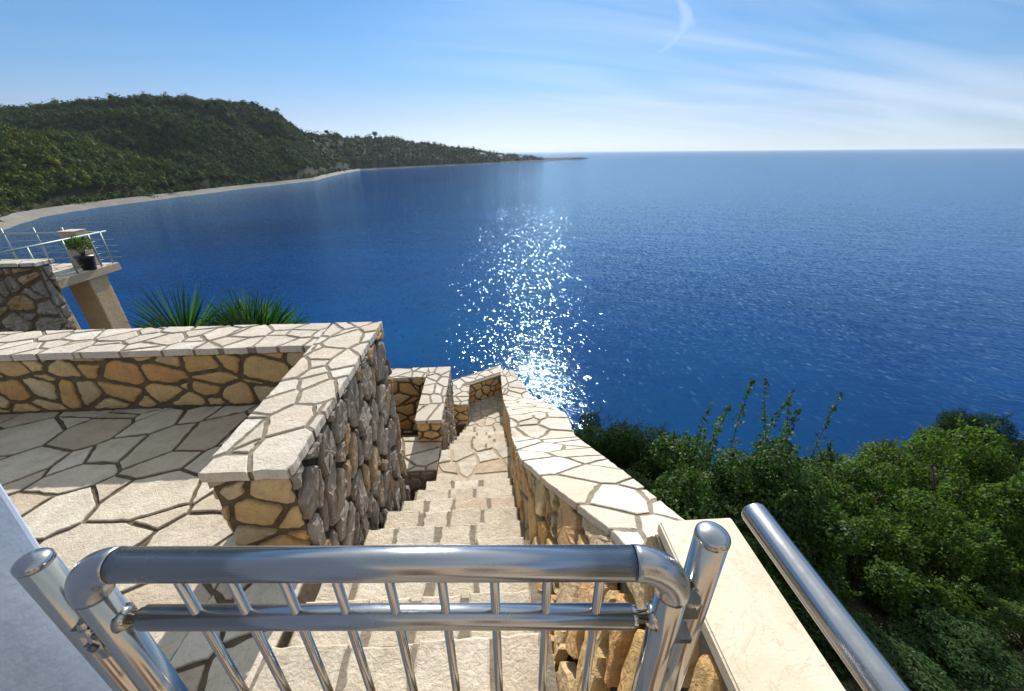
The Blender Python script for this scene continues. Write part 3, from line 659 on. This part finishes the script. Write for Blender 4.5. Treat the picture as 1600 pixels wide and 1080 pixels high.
_mx = _t.nodes.new('ShaderNodeMix'); _mx.data_type = 'RGBA'; _mx.blend_type = 'MULTIPLY'; _mx.inputs[7].default_value = (2.1, 1.75, .9, 1); _t.links.new(_mr.outputs[0], _mx.inputs['Factor']); _t.links.new(_src, _mx.inputs[6]); _t.links.new(_mx.outputs[2], _n.inputs['Base Color'])
M_dark = leaf_mat('dark_fine_foliage', [(.2, (0.007, 0.018, 0.006)), (.6, (0.018, 0.039, 0.011)), (.9, (0.034, 0.060, 0.015))], .75, .25, spec=.08)
M_mid = leaf_mat('broad_green_foliage', [(.2, (0.013, 0.034, 0.009)), (.5, (0.034, 0.071, 0.017)), (.8, (0.064, 0.109, 0.024)), (.95, (0.105, 0.135, 0.038))], .55, .32)
M_lite = leaf_mat('light_green_foliage', [(.2, (.018, .044, .009)), (.5, (.048, .090, .016)), (.8, (.095, .140, .022)), (.95, (.19, .19, .035))], .6, .40)
M_grey = leaf_mat('grey_green_foliage', [(.2, (0.038, 0.045, 0.030)), (.6, (0.075, 0.083, 0.056)), (.9, (0.120, 0.112, 0.075))], .6, .25)
M = Mat('bark'); n = M.noise(18, 6, .7); M_bark = M.set(M.ramp(n, [(.3, (.06, .045, .03)), (.7, (.16, .12, .085))]), .9, 0, M.bump(n, .01, .8), .2)

def unit(v): return v/np.linalg.norm(v, axis=-1, keepdims=True)
def leaf_quads(P, Nrm, ln, wd, rg, bend=0):
    """one rhombus leaf at each point, roughly facing Nrm"""
    n = len(P); t = unit(np.cross(Nrm, rg.normal(size=(n, 3)))); b = np.cross(Nrm, t)
    l = (ln*rg.uniform(.6, 1.25, n))[:, None]; w_ = (wd*rg.uniform(.7, 1.2, n))[:, None]
    return np.stack([P-t*l*.5, P+b*w_*.5-t*l*.08, P+t*l*.5-Nrm*l*.18, P-b*w_*.5-t*l*.08], 1)
def blob_leaves(blobs, n, ln, wd, rg, fill=.32, outw=.8):
    blobs = np.array(blobs, float); wgt = blobs[:, 3]**2; k = rg.choice(len(blobs), n, p=wgt/wgt.sum()); B = blobs[k]
    d = unit(rg.normal(size=(n, 3))); rad = B[:, 3:4]*(1-fill*rg.random((n, 1))**2.2)*(1+.16*rg.normal(size=(n, 1))*(rg.random((n, 1)) < .35))
    P = B[:, :3]+d*rad*np.array([1, 1, .85]); Nr = unit(d*outw+rg.normal(size=(n, 3))*.55+np.array([0, 0, .35]))
    return leaf_quads(P, Nr, ln, wd, rg)

# ------------------------------------------------------------------ woodland on the far hills (reads as one mass)
rg = np.random.default_rng(12)
def scatter(x0, x1, y0, y1, sp, ok):
    X, Y = np.meshgrid(np.arange(x0, x1, sp), np.arange(y0, y1, sp)); X = X+rg.uniform(-.5, .5, X.shape)*sp; Y = Y+rg.uniform(-.5, .5, Y.shape)*sp
    X = X.ravel(); Y = Y.ravel(); z, d, T = coast_z(X, Y); D = np.interp(T, np.arange(len(SH)), SH[:, 3]); m = ok(d, T, D, X, Y); return X[m], Y[m], z[m], T[m], d[m]
def crown_field(X, Y, Z, rad, nq, name, label, lz=0):
    n = len(X); r_ = rad*np.minimum(np.exp(rg.normal(0, .34, n)), 1.7); V = []
    el = np.stack([np.ones(n), np.ones(n), rg.uniform(.7, 1.25, n)], -1); C = np.stack([X, Y, Z+r_*rg.uniform(.2, .9, n)], -1)
    K = 5; lc = unit(rg.normal(size=(n, K, 3))+np.array([0, 0, .5]))*rg.uniform(.35, .75, (n, K, 1)); lr = rg.uniform(.35, .65, (n, K))
    k = rg.integers(0, K, (n, nq)); ii = np.arange(n)[:, None]; d = unit(rg.normal(size=(n, nq, 3))+np.array([0, 0, .35]))
    Pp = C[:, None]+(lc[ii, k]+d*lr[ii, k][..., None])*r_[:, None, None]*el[:, None]; Nr = unit(d+rg.normal(size=d.shape)*.6)
    Pp = Pp.reshape(-1, 3); Nr = Nr.reshape(-1, 3); s = np.repeat(r_, nq)
    Q = leaf_quads(Pp, Nr, 1, 1, rg); c = Q.mean(1, keepdims=True); Q = c+(Q-c)*(s*.26)[:, None, None]
    ico = bmesh.new(); bmesh.ops.create_icosphere(ico, subdivisions=1, radius=1); tv = np.array([v.co[:] for v in ico.verts]); ico.verts.ensure_lookup_table(); tf = np.array([[v.index for v in f.verts] for f in ico.faces]); ico.free()
    TV = C[:, None]+tv[None]*(r_*.54)[:, None, None]*el[:, None]*(1+.22*rg.normal(size=(n, len(tv), 1))); TF = tf[None]+(np.arange(n)*len(tv))[:, None, None]
    o = quads_mesh(name, Q, M_wood, None, (TV.reshape(-1, 3), TF.reshape(-1, 3))); return tag(o, label, 'woodland', kind='stuff')
def ok1(d, T, D, X, Y): return (d > np.interp(T, [0, 3, 5, 12, 18], [8, 7, 4, 3.5, 3])) & (d < D*1.25+150) & (T < 9.6) & (Y > 90)
X, Y, Z, T, d = scatter(-400, -90, 40, 520, 2.8, ok1)
X2, Y2, Z2, T2, d2_ = scatter(-230, -90, 60, 520, 1.9, lambda d, T, D, X, Y: (d > np.interp(T, [0, 3, 5, 12], [7.5, 6, 3.5, 3])) & (d < 42) & (T < 9.6) & (Y > 80))
Z2 = Z2-.5
X, Y, Z = np.concatenate([X, X2]), np.concatenate([Y, Y2]), np.concatenate([Z, Z2])
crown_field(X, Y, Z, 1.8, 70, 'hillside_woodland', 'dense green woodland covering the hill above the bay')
def ok2(d, T, D, X, Y): return (d > 4) & (d < D*1.15+14) & (T >= 9.6) & (T < 16.6)
X, Y, Z, T, d = scatter(-260, 190, 380, 1020, 5.2, ok2)
crown_field(X, Y, Z*1.0-np.clip((T-14)*.8, 0, 3), 3.0, 34, 'headland_woodland', 'dark woodland along the far headland')

# single trees standing out on the skyline
def far_tree(az_px, T_, inl, h, r_, label, umbrella=False):
    i = int(T_); a = SH[i, :2]; b = SH[i+1, :2]; p = a+(b-a)*(T_-i); dd = (b-a)/np.linalg.norm(b-a); p = p+np.array([-dd[1], dd[0]])*inl
    z = float(coast_z(np.array([p[0]]), np.array([p[1]]))[0][0])
    t = empty('skyline_tree', (p[0], p[1], z), label, 'tree', 'single trees on the skyline')
    mb = MB(); mb.tube([(0, 0, -.5), (.2, 0, h*.45), (.1, .2, h*.8)], [.45, .3, .15], 8)
    for k in range(4): a_ = k*1.6; mb.tube([(.15, 0, h*.55), (math.cos(a_)*r_*.5, math.sin(a_)*r_*.5, h*.78)], [.2, .08], 6)
    mb.build('trunk', M_bark, t)
    bl = [(rg.uniform(-.5, .5)*r_, rg.uniform(-.5, .5)*r_, h*.78+rg.uniform(-.2, .35)*r_*(.4 if umbrella else 1), r_*rg.uniform(.4, .62)) for _ in range(8)]
    quads_mesh('crown', blob_leaves(bl, 900, .8, .6, rg), M_wood, t)
far_tree(0, 9.25, 52, 6.5, 1.6, 'small lone tree on the skyline where the big hill starts to drop')
far_tree(0, 11.0, 44, 9.5, 2.6, 'umbrella-shaped lone tree rising where the hill meets the far headland', True)
far_tree(0, 12.3, 84, 13, 5, 'round lone tree poking above the middle of the headland ridge')

# pale houses at the tip of the headland
M = Mat('pale_house_wall'); n = M.noise(.4, 4, .6); M_hw = M.set(M.ramp(n, [(.3, (.42, .40, .38)), (.7, (.58, .55, .52))]), .85)
M = Mat('house_roof_tiles'); n = M.noise(1.2, 4, .6); M_hr = M.set(M.ramp(n, [(.3, (.20, .12, .09)), (.7, (.32, .2, .15))]), .85)
M_win = Mat('dark_window').set((.03, .04, .05), .15)
for k, (T_, inl, W_, lb) in enumerate([(14.15, 18, 15, 'pale far house on the headland, first from the left among the trees'), (14.75, 14, 18, 'long low pale house in the middle of the three near the headland tip'), (15.45, 11, 11, 'small pale house nearest the tip of the headland')]):
    i = int(T_); a = SH[i, :2]; b = SH[i+1, :2]; p = a+(b-a)*(T_-i); dd = (b-a)/np.linalg.norm(b-a); p = p+np.array([-dd[1], dd[0]])*inl
    z = max(float(coast_z(np.array([p[0]]), np.array([p[1]]))[0][0]), SEA+2.0)
    t = empty('far_house', (p[0], p[1], z), lb, 'house', 'houses on the headland', math.atan2(dd[1], dd[0]))
    mb = MB(); mb.box(-W_/2, W_/2, -4, 4, -3, 3.4); mb.build('house_wall', M_hw, t)
    mb = MB(); e = .5; mb.add([(-W_/2-e, -4-e, 3.4), (W_/2+e, -4-e, 3.4), (W_/2+e, 4+e, 3.4), (-W_/2-e, 4+e, 3.4), (-W_/2, 0, 5.2), (W_/2, 0, 5.2)], [(0, 1, 5, 4), (2, 3, 4, 5), (1, 2, 5), (3, 0, 4), (3, 2, 1, 0)]); mb.build('roof', M_hr, t)
    for xx in np.arange(-W_/2+2, W_/2-1, 3.2):
        mb = MB(); mb.box(xx, xx+1.1, -4.06, -4.003, 1, 2.4); mb.build('window', M_win, t)
# low rocks at the tip
M = Mat('shore_rock'); n = M.noise(.8, 6, .7); M_rock = M.set(M.ramp(n, [(.3, (.05, .045, .04)), (.7, (.15, .13, .11))]), .9, 0, M.bump(n, .6, .8))
mb = MB()
for k in range(70):
    T_ = 14.5+3.45*k/70+rs(k).uniform(-.03, .03); i = int(T_); a = SH[i, :2]; b = SH[i+1, :2]; p = a+(b-a)*(T_-i); r_ = rs(k).uniform(1.2, 3.2)
    bm = bmesh.new(); bmesh.ops.create_icosphere(bm, subdivisions=2, radius=r_)
    q = rs(k+500); vs = [(p[0]+v.co.x*1.9+q.uniform(-.3, .3), p[1]+v.co.y*1.5+q.uniform(-.3, .3)+q.uniform(-.2, .2), SEA+v.co.z*.55*q.uniform(.85, 1.1)) for v in bm.verts]
    mb.add(vs, [tuple(v.index for v in f.verts) for f in bm.faces]); bm.free()
tag(mb.build('shore_rocks', M_rock), 'low dark rocks trailing off the tip of the headland', 'rocks', kind='stuff')

# ------------------------------------------------------------------ near slope below the stairs
def near_z(x, y):
    z = -4.3-.42*(y-1.0)-.06*np.maximum(x-3, 0)
    edge = 9.2+.12*x+fbm(x*.3, y*.1, 3)*1.5
    z = z-np.maximum(y-edge, 0)*1.15+fbm(x*.5, y*.5, 4)*.7
    z = np.where(y < 1, -4.3+(1-y)*.35+fbm(x*.5, y*.5, 4)*.7, z)
    far = np.clip((x-20)/30, 0, 1); return np.maximum(z, SEA-2)
M = Mat('dry_soil'); n = M.noise(1.2, 6, .7); n2 = M.noise(9, 6, .75)
M_soil = M.set(M.mix(.4, M.ramp(n, [(.35, (.10, .08, .045)), (.65, (.30, .24, .16))]), M.ramp(n2, [(.3, (.05, .05, .02)), (.7, (.36, .30, .22))])), .95, 0, M.bump(n2, .05, .9), .1)
grid_mesh('slope_ground', np.arange(-30, 60.1, .6), np.arange(-6, 26, .5), near_z, lambda x, y: np.ones(x.shape, bool), M_soil)

def bush(name, label, cat, group, mat, blobs, nleaf, ln, wd, seed, loc, shoots=()):
    rg = np.random.default_rng(seed); t = empty(name, loc, label, cat, group)
    mb = MB(); q = rs(seed)
    for (bx, by, bz, br) in blobs:
        mb.tube([(0, 0, -.5), (bx*.35+q.uniform(-.05, .05), by*.35, bz*.45), (bx, by, bz)], [.035, .022, .008], 6)
    Qs = [blob_leaves(blobs, nleaf, ln, wd, rg)]
    zt = max(b[2]+b[3] for b in blobs)
    for _ in range(46):
        bx, by, bz, br = blobs[rg.integers(len(blobs))]; d = rg.normal(size=3); d[2] = abs(d[2])+.35; d /= np.linalg.norm(d); p0 = np.array([bx, by, bz])+d*br*.7
        if p0[2] < zt*.45: continue
        L_ = rg.uniform(.14, .42); g = d*.8+np.array([0, 0, .55])+rg.normal(size=3)*.2; p1 = p0+g/np.linalg.norm(g)*L_; mb.tube([(bx, by, bz), p0, (p0+p1)/2+rg.normal(size=3)*.015, p1], [.007, .006, .004, .002], 4, cap=False)
        nl = int(9+L_*70); tt = rg.random((nl, 1)); Qs.append(leaf_quads(p0+(p1-p0)*tt+rg.normal(size=(nl, 3))*.028, unit(rg.normal(size=(nl, 3))+np.array([0, 0, .5])), ln, wd, rg))
    for (x, y, z0, z1) in shoots:
        ax = np.linspace(0, 1, 7); lean = rg.normal(0, .12, 2); pth = [(x+lean[0]*a*(z1-z0)+.03*math.sin(a*6), y+lean[1]*a*(z1-z0), z0+(z1-z0)*a) for a in ax]
        mb.tube(pth, [.009*(1-.7*a) for a in ax], 5)
        nl = int((z1-z0)*62); tt = rg.random(nl)**.8; Pp = np.array([[np.interp(a, ax, [p[i] for p in pth]) for i in range(3)] for a in tt])+rg.normal(0, .05, (nl, 3))*(1.3-tt[:, None])
        Qs.append(leaf_quads(Pp, unit(rg.normal(size=(nl, 3))+np.array([0, 0, .6])), ln*.95, wd*.9, rg))
    mb.build('stem', M_bark, t); quads_mesh('foliage', np.concatenate(Qs), mat, t)
    return t
def blobs_for(seed, r_, h, n=20, b0=.20, b1=.40):
    q = rs(seed); out = []
    for _ in range(n):
        a = q.uniform(0, 6.283); rr = r_*.8*math.sqrt(q.random()); b = r_*q.uniform(b0, b1); t = q.uniform(.25, 1.0)
        out.append((rr*math.cos(a), rr*math.sin(a), max(.2, (h-b)*t*(1-.35*(rr/r_)**2)), b))
    return out
def onpx(px, py, y):
    d = fw + rt*(px-800)/FPX - up*(py-540)/FPX; return Vector((0, 0, CZ))+d*(y/d.y)
SHR = 'shrubs on the slope below the wall'
def nz(x, y): return float(near_z(np.array([x]), np.array([y]))[0])
def place(kind_i, px, py, y, r_, label, seed, shoots=(), copy=None, hs=1.0):
    """crown top lands at picture point (px, py) when the shrub stands at depth y"""
    p = onpx(px, py, y); g = nz(p.x, p.y); h = max(.6, p.z-g)
    nm, mat, ln, wd, dens, cat = KINDS[kind_i]
    if copy is not None:
        t = copy_tree(copy); b = copy['h0']; s = h/b; t.location = (p.x, p.y, g); t.scale = (r_/copy['r0'],)*2+(s,); t.rotation_euler.z = seed*1.7; t['label'] = label; return t
    t = bush(nm, label, cat, SHR, mat, blobs_for(seed, r_, h*.88), int(dens*r_*r_), ln, wd, seed, (p.x, p.y, g), [(sx, sy, h*.6, h*sh) for sx, sy, sh in shoots])
    t['h0'] = h; t['r0'] = r_; return t
KINDS = [('cypress_shrub', M_dark, .060, .020, 30000, 'shrub'), ('laurel_shrub', M_mid, .085, .045, 11000, 'shrub'), ('leafy_shrub', M_lite, .070, .038, 13000, 'shrub'), ('dry_shrub', M_grey, .055, .018, 15000, 'shrub')]
A = place(0, 955, 612, 6.6, 1.05, 'dark fine-leaved shrub right against the outer side of the sloping wall, furthest left', 101)
A2 = place(0, 1035, 640, 6.2, .95, 'dark fine-leaved shrub just right of the leftmost one, before the water', 102, copy=A)
A3 = place(0, 915, 645, 8.2, .8, 'dark shrub peeping over the wall coping next to the glitter', 103, copy=A)
A4 = place(0, 990, 715, 4.9, .9, 'dark low shrub tucked under the middle of the wall coping', 104, copy=A)
B = place(1, 1150, 636, 5.2, 1.25, 'broad-leaved shrub with tall thin shoots rising against the water', 111, shoots=[(-.25, .1, 1.12), (.05, 0, 1.15), (.55, .1, 1.08), (-.6, 0, 1.06), (.9, 0, 1.08)])
B2 = place(1, 1265, 652, 5.0, 1.15, 'broad-leaved shrub with sparse upright sprigs, next right of the one with the tallest shoots', 112, shoots=[(0, .1, 1.13), (.35, .1, 1.10), (-.3, 0, 1.06)])
B3 = place(1, 1085, 700, 4.2, .95, 'shaded broad-leaved shrub behind the far corner of the limestone slab', 113, copy=B2)
B4 = place(1, 1260, 745, 4.3, 1.1, 'dark-hearted shrub behind the end of the handrail', 114)
B5 = place(1, 1350, 700, 5.8, .9, 'mid green shrub at the dip in the greenery where the water comes lowest', 115, copy=B4)
B11 = place(1, 1300, 684, 6.6, .8, 'mid green shrub standing behind the sprigs, nearest the water at the dip', 161, copy=B4)
C = place(2, 1410, 700, 5.2, 1.1, 'light green shrub below the dip in the greenery', 121)
C2 = place(2, 1490, 638, 6.6, 1.3, 'bright green rounded shrub in front of the water right of the dip', 122, copy=C)
C3 = place(2, 1590, 642, 5.6, 1.2, 'light green shrub at the right picture edge below the tallest one', 123, copy=C)
C4 = place(2, 1470, 805, 4.2, 1.0, 'fresh green shrub in the middle of the slope right of the handrail', 124)
C5 = place(2, 1365, 815, 4.2, .95, 'green shrub between the handrail end and the open slope', 125, copy=C4)
C6 = place(2, 1575, 790, 4.6, .9, 'small light green shrub at the right edge above the bare soil', 126, copy=C4)
A5 = place(0, 1565, 618, 8.0, 1.2, 'dark shrub standing highest at the right edge against the water', 131, copy=A)
D = place(3, 1520, 730, 5.8, .8, 'greyish dry shrub between the green ones at right', 141)
D2 = place(3, 1410, 665, 8.2, .6, 'thin greyish twigs in front of the water at the dip', 142, copy=D)
B6 = place(1, 1430, 905, 3.7, .9, 'leafy shrub beside the middle of the handrail', 151, copy=B4)
B7 = place(1, 1265, 900, 3.6, .9, 'shrub in deep shade directly under the handrail', 152, copy=B4)
B8 = place(1, 1500, 985, 3.0, .8, 'leafy shrub in the lower right corner beside the handrail', 153, copy=B2)
C7 = place(2, 1600, 1030, 2.9, .7, 'pale green shrub in the lower right corner of the picture', 154, copy=C4)
B9 = place(1, 1390, 1030, 2.7, .8, 'shrub just below the lower part of the handrail', 155, copy=B4)
A6 = place(0, 1170, 830, 3.5, .85, 'dark shrub beside the far end of the limestone slab', 156, copy=A)
C8 = place(2, 1665, 690, 5.4, 1.2, 'light green shrub cut off by the right picture edge', 157, copy=C)
C9 = place(2, 1680, 900, 3.8, .9, 'shrub cut off by the right picture edge beside the bare soil', 158, copy=C4)
B10 = place(1, 1180, 735, 4.6, 1.0, 'broad-leaved shrub halfway between wall coping and handrail end', 159, copy=B2)
C10 = place(2, 1560, 890, 4.0, .7, 'low bright shrub beside the patch of bare soil', 160, copy=C4)

# low growth over the whole slope, nobody could count it
rg = np.random.default_rng(33); n = 60000
X = rg.uniform(.9, 16, n); Y = rg.uniform(-1, 11.5, n); dn = fbm(X*.7, Y*.7, 3); m = (dn > -.05) & (X > 3); X, Y = X[m], Y[m]
Z = near_z(X, Y)+rg.random(len(X))**1.5*(.30+.5*np.clip(fbm(X*.9+5, Y*.9, 2)+.1, 0, 1))
Q = leaf_quads(np.stack([X, Y, Z], -1), unit(rg.normal(size=(len(X), 3))*.7+np.array([0, 0, 1.])), .055, .028, rg)
tag(quads_mesh('ground_cover', Q, M_mid), 'low leafy undergrowth covering the slope', 'undergrowth', kind='stuff')
X = rg.uniform(-30, 50, n); Y = rg.uniform(-2, 19, n); k = 5
Z = near_z(X, Y)+rg.random(n)*.9
m = (X < -1.8) & ((X > -9.2) | (Y > 9.6)) & (Y > 3.7) | (X > 14); Q = leaf_quads(np.stack([X, Y, Z], -1)[m], unit(rg.normal(size=(n, 3))*.7+np.array([0, 0, 1.]))[m], .35, .25, rg)
tag(quads_mesh('scrub', Q, M_mid), 'scrub on the steep bank below the terraces', 'undergrowth', kind='stuff')

# ------------------------------------------------------------------ fan palm behind the terrace parapet
M = Mat('palm_leaf'); isl = M.pos().outputs['Random Per Island']
c = M.ramp(isl, [(0, (.006, .026, .010)), (.6, (.016, .052, .015)), (1, (.08, .14, .03))]); M.set(c, .38, 0, None, .5)
t_ = M.node('ShaderNodeBsdfTranslucent'); M.L.new(M.mix(1, c, (2, 2.6, .8), 'MULTIPLY'), t_.inputs[0]); mx = M.node('ShaderNodeMixShader'); mx.inputs[0].default_value = .3
M.L.new(M.b.outputs[0], mx.inputs[1]); M.L.new(t_.outputs[0], mx.inputs[2]); M.L.new(mx.outputs[0], M.out.inputs[0]); M_palm = M.m
PB = Vector((-3.16, 4.35, -1.40))
PT = empty('fan_palm', PB, 'dark green fan palm whose spiky leaves rise behind the terrace parapet', 'palm')
mb = MB(); mb.tube([(0, 0, -2.6), (.03, 0, -1.2), (0, 0, 0), (0, 0, .45)], [.14, .13, .12, .09], 14); mb.build('trunk', M_bark, PT)
def frond(hub, right, upv, rad, n, spread, seed, a0=0):
    hub = Vector(hub); right = Vector(right).normalized(); upv = Vector(upv); upv = (upv-right*upv.dot(right)).normalized(); nrm = right.cross(upv)
    q = rs(seed); mb = MB(); mb.tube([(0, 0, .35), hub*.6+Vector((0, 0, .16)), hub], [.014, .011, .009], 6)
    mf = MB()
    for k in range(n):
        a = a0-spread/2+spread*k/(n-1)+q.uniform(-.025, .025); dr = right*math.sin(a)+upv*math.cos(a); sd_ = right*math.cos(a)-upv*math.sin(a)
        L_ = rad*(.80+.2*math.cos(a*.8))*q.uniform(.86, 1.06); w_ = .012*q.uniform(.8, 1.15); fold = nrm*.012*(1 if k % 2 else -1); dro = Vector((0, 0, -1))*q.uniform(.02, .09)*L_; fwd_ = nrm*q.uniform(-.05, .05)
        P = []
        for t, wk in ((.03, .35), (.35, 1), (.7, .75), (1.0, .03)):
            c_ = hub+dr*L_*t+dro*t**2.5+fwd_*t; P += [c_-sd_*w_*wk, c_+fold*wk, c_+sd_*w_*wk]
        mf.add(P, [(3*i+j, 3*i+j+1, 3*i+j+4, 3*i+j+3) for i in range(3) for j in range(2)])
    f_ = mf.build('frond', M_palm, PT); mb.build('stalk', M_palm, f_)
frond((-.35, -.05, .92), (1, 0, 0), (-.05, .1, 1), .78, 66, R(190), 1)
frond((.34, .0, .92), (1, .1, 0), (.05, .15, 1), .68, 60, R(190), 2, .1)
frond((.50, -.1, .88), (1, 0, -.1), (.25, .1, 1), .74, 60, R(160), 7, .2)
frond((.05, .1, .86), (1, -.2, 0), (0, .4, 1), .58, 32, R(180), 3)
frond((-.75, .2, .80), (.9, .3, .2), (-.5, .3, .8), .55, 32, R(190), 4, -.2)
frond((.58, .25, .80), (.9, -.3, -.2), (.4, .2, .8), .5, 32, R(190), 5, .2)
frond((0, .6, .8), (1, 0, 0), (0, .8, .6), .6, 32, R(190), 6)

# ------------------------------------------------------------------ neighbouring terrace at far left
NW = empty('neighbour_wall', (0, 0, 0), 'rough grey stone wall in shade at the left edge, beyond the terrace', 'stone wall')
mb = MB(); vs = [(-17, 9.0, -6), (-9.98, 9.0, -6), (-9.98+.05, 9.0, -2.3), (-9.76, 9.0, -.64), (-17, 9.0, -.64)]
vs += [(x, y+.26, z) for x, y, z in vs]; mb.add(vs, [(0, 1, 2, 3, 4), (9, 8, 7, 6, 5), (0, 5, 6, 1), (1, 6, 7, 2), (2, 7, 8, 3), (3, 8, 9, 4), (4, 9, 5, 0)]); mb.build('wall_core', M_mortd, NW)
mb = MB(); lay(mb, cells(3.4, 2.6, .36, 1.2, .2, gap=.065, wvar=.9, jit=.46, rnd=rs(91)), lambda u, v, h: Vector((-13.2+u-max(0, u-2.9)*.13*(2.6-v)/2.6*2, 9-h, -3.28+v)), -.02, .06, rnd=rs(14), **{**rw2, 'seg': .06, 'dome': .08, 'tilt': .06})
lay(mb, cells(.24, 2.6, .30, .8, .1, gap=.04, rnd=rs(94)), lambda u, v, h: Vector((-9.76-.22*(2.6-v)/2.6+h, 9.01+u, -3.28+v)), -.02, .03, rnd=rs(14), **{**rw2, 'seg': .06})
mb.build('stone_facing', M_wallg, NW)
mb = MB(); mb.box(-13.5, -9.75, 8.96, 9.30, -.64, -.59)
lay(mb, cells(3.8, .40, .34, 1.3, .1, gap=.03, rnd=rs(92)), plane_f((-13.5, 8.93, -.57), (1, 0, 0), (0, 1, 0), (0, 0, 1)), -.07, 0, mi=1, rnd=rs(15), seg=.06); mb.build('coping', [M_mort, M_top], NW)

XS, ZS_ = -11.5, -1.49
BT = empty('neighbour_terrace', (0, 0, 0), 'raised neighbouring terrace slab on thick ochre columns above the water', 'terrace')
mb = MB(); mb.box(-17.5, XS, 10.35, 12.85, ZS_-.22, ZS_-.012)
lay(mb, cells(5.96, 2.46, .42, 1.2, .1, gap=.03, rnd=rs(93)), plane_f((-17.48, 10.37, ZS_), (1, 0, 0), (0, 1, 0), (0, 0, 1)), -.04, 0, mi=1, rnd=rs(16), seg=.08); mb.build('terrace_slab', [M_morts, M_top], BT)
M = Mat('ochre_render'); n = M.noise(1.6, 6, .65); n2 = M.noise(14, 6, .7)
M_och = M.set(M.mix(.4, M.ramp(n, [(.35, (.46, .26, .11)), (.6, (.50, .38, .25)), (.75, (.40, .32, .24))]), M.ramp(n2, [(.3, (.30, .22, .14)), (.7, (.62, .50, .36))])), .9, 0, M.bump(n2, .02, .8), .2)
for x0, x1, y0, y1 in ((-12.2, -11.56, 11.75, 12.35), (-12.2, -11.6, 10.45, 10.95), (-16, -15.4, 11.8, 12.4)):
    mb = MB(); mb.box(x0, x1, y0, y1, -7.5, ZS_-.22); o = mb.build('column', M_och, BT); bv = o.modifiers.new('b', 'BEVEL'); bv.width = .03; bv.segments = 2
PL = empty('stone_post', (-12.05, 12.45, ZS_), 'square cream stone post standing on the neighbouring terrace behind the pot', 'post')
mb = MB(); mb.box(-.22, .22, -.20, .20, 0, 1.02); o = mb.build('shaft', M_morts, PL); bv = o.modifiers.new('b', 'BEVEL'); bv.width = .025; bv.segments = 2
mb = MB(); mb.box(-.225, .225, -.205, .205, 1.021, 1.04); mb.build('cap', M_top, PL)
M = Mat('galvanised_steel'); M_gal = M.set((.26, .34, .34), .5, .4)
RL = empty('terrace_railing', (0, 0, 0), 'thin grey-green metal railing round the neighbouring terrace', 'railing')
zr = ZS_+.92
mb = MB(); mb.tube([(XS-.08, 9.2, zr), (XS-.08, 12.95, zr)], .024, 10); mb.build('top_rail', M_gal, RL)
mb = MB(); mb.tube([(-17.4, 12.76, zr), (XS-.06, 12.76, zr)], .024, 10); mb.build('top_rail', M_gal, RL)
for y in (10.66, 11.57, 12.35, 12.74): mb = MB(); mb.tube([(XS-.08, y, ZS_-.1), (XS-.08, y, zr+.0)], .026, 10); mb.build('railing_post', M_gal, RL)
for x in (-17, -16.1, -15.2, -14.3, -13.4, -12.6): mb = MB(); mb.tube([(x, 12.76, ZS_), (x, 12.76, zr+.16)], .024, 10); mb.build('railing_post', M_gal, RL)
for k in range(1, 5):
    z = ZS_+.92*k/5.2; mb = MB(); mb.tube([(XS-.08, 10.66, z), (XS-.08, 12.74, z)], .006, 6); mb.build('wire', M_gal, RL)
    mb = MB(); mb.tube([(-17.3, 12.76, z), (XS+.22, 12.76, z)], .006, 6); mb.build('wire', M_gal, RL)
pp = onpx(141, 421, 1.0); dz = (ZS_-CZ)/(pp.z-CZ); px_, py_ = pp.x*dz, 1.0*dz
PO = empty('potted_plant', (px_, py_, ZS_), 'small shrub in a black plastic pot on the corner of the neighbouring terrace', 'potted plant')
M_blk = Mat('black_plastic').set((.012, .012, .014), .4); M_soil2 = Mat('pot_soil').set((.05, .035, .02), .95)
mb = MB(); mb.tube([(0, 0, 0), (0, 0, .34), (0, 0, .341), (0, 0, .40), (0, 0, .401), (0, 0, .33)], [.15, .205, .225, .225, .20, .19], 24); mb.build('pot', M_blk, PO)
mb = MB(); mb.tube([(0, 0, .33), (0, 0, .36)], [.19, .18], 16); mb.build('soil', M_soil2, PO)
mb = MB()
for k in range(6): a_ = k*1.05; mb.tube([(0, 0, .34), (.08*math.cos(a_), .08*math.sin(a_), .55), (.22*math.cos(a_), .22*math.sin(a_), .72+.05*(k % 3))], [.012, .009, .005], 6)
mb.build('stem', M_bark, PO)
rg = np.random.default_rng(8)
quads_mesh('foliage', blob_leaves([(.2*math.cos(k*1.05), .2*math.sin(k*1.05), .70+.07*(k % 3), .15) for k in range(6)]+[(0, 0, .8, .16)], 900, .075, .035, rg), M_lite, PO)

# ------------------------------------------------------------------ thin sea air
M = Mat('thin_sea_air'); M.N.remove(M.b); pv = M.node('ShaderNodeVolumePrincipled'); pv.inputs['Color'].default_value = (.80, .89, 1.0, 1); pv.inputs['Density'].default_value = .00008; pv.inputs['Anisotropy'].default_value = .2
M.L.new(pv.outputs[0], M.out.inputs['Volume'])
mb = MB(); mb.box(-61000, 61000, -400, 61000, SEA-3, 75); tag(mb.build('haze', M.m), kind='stuff')
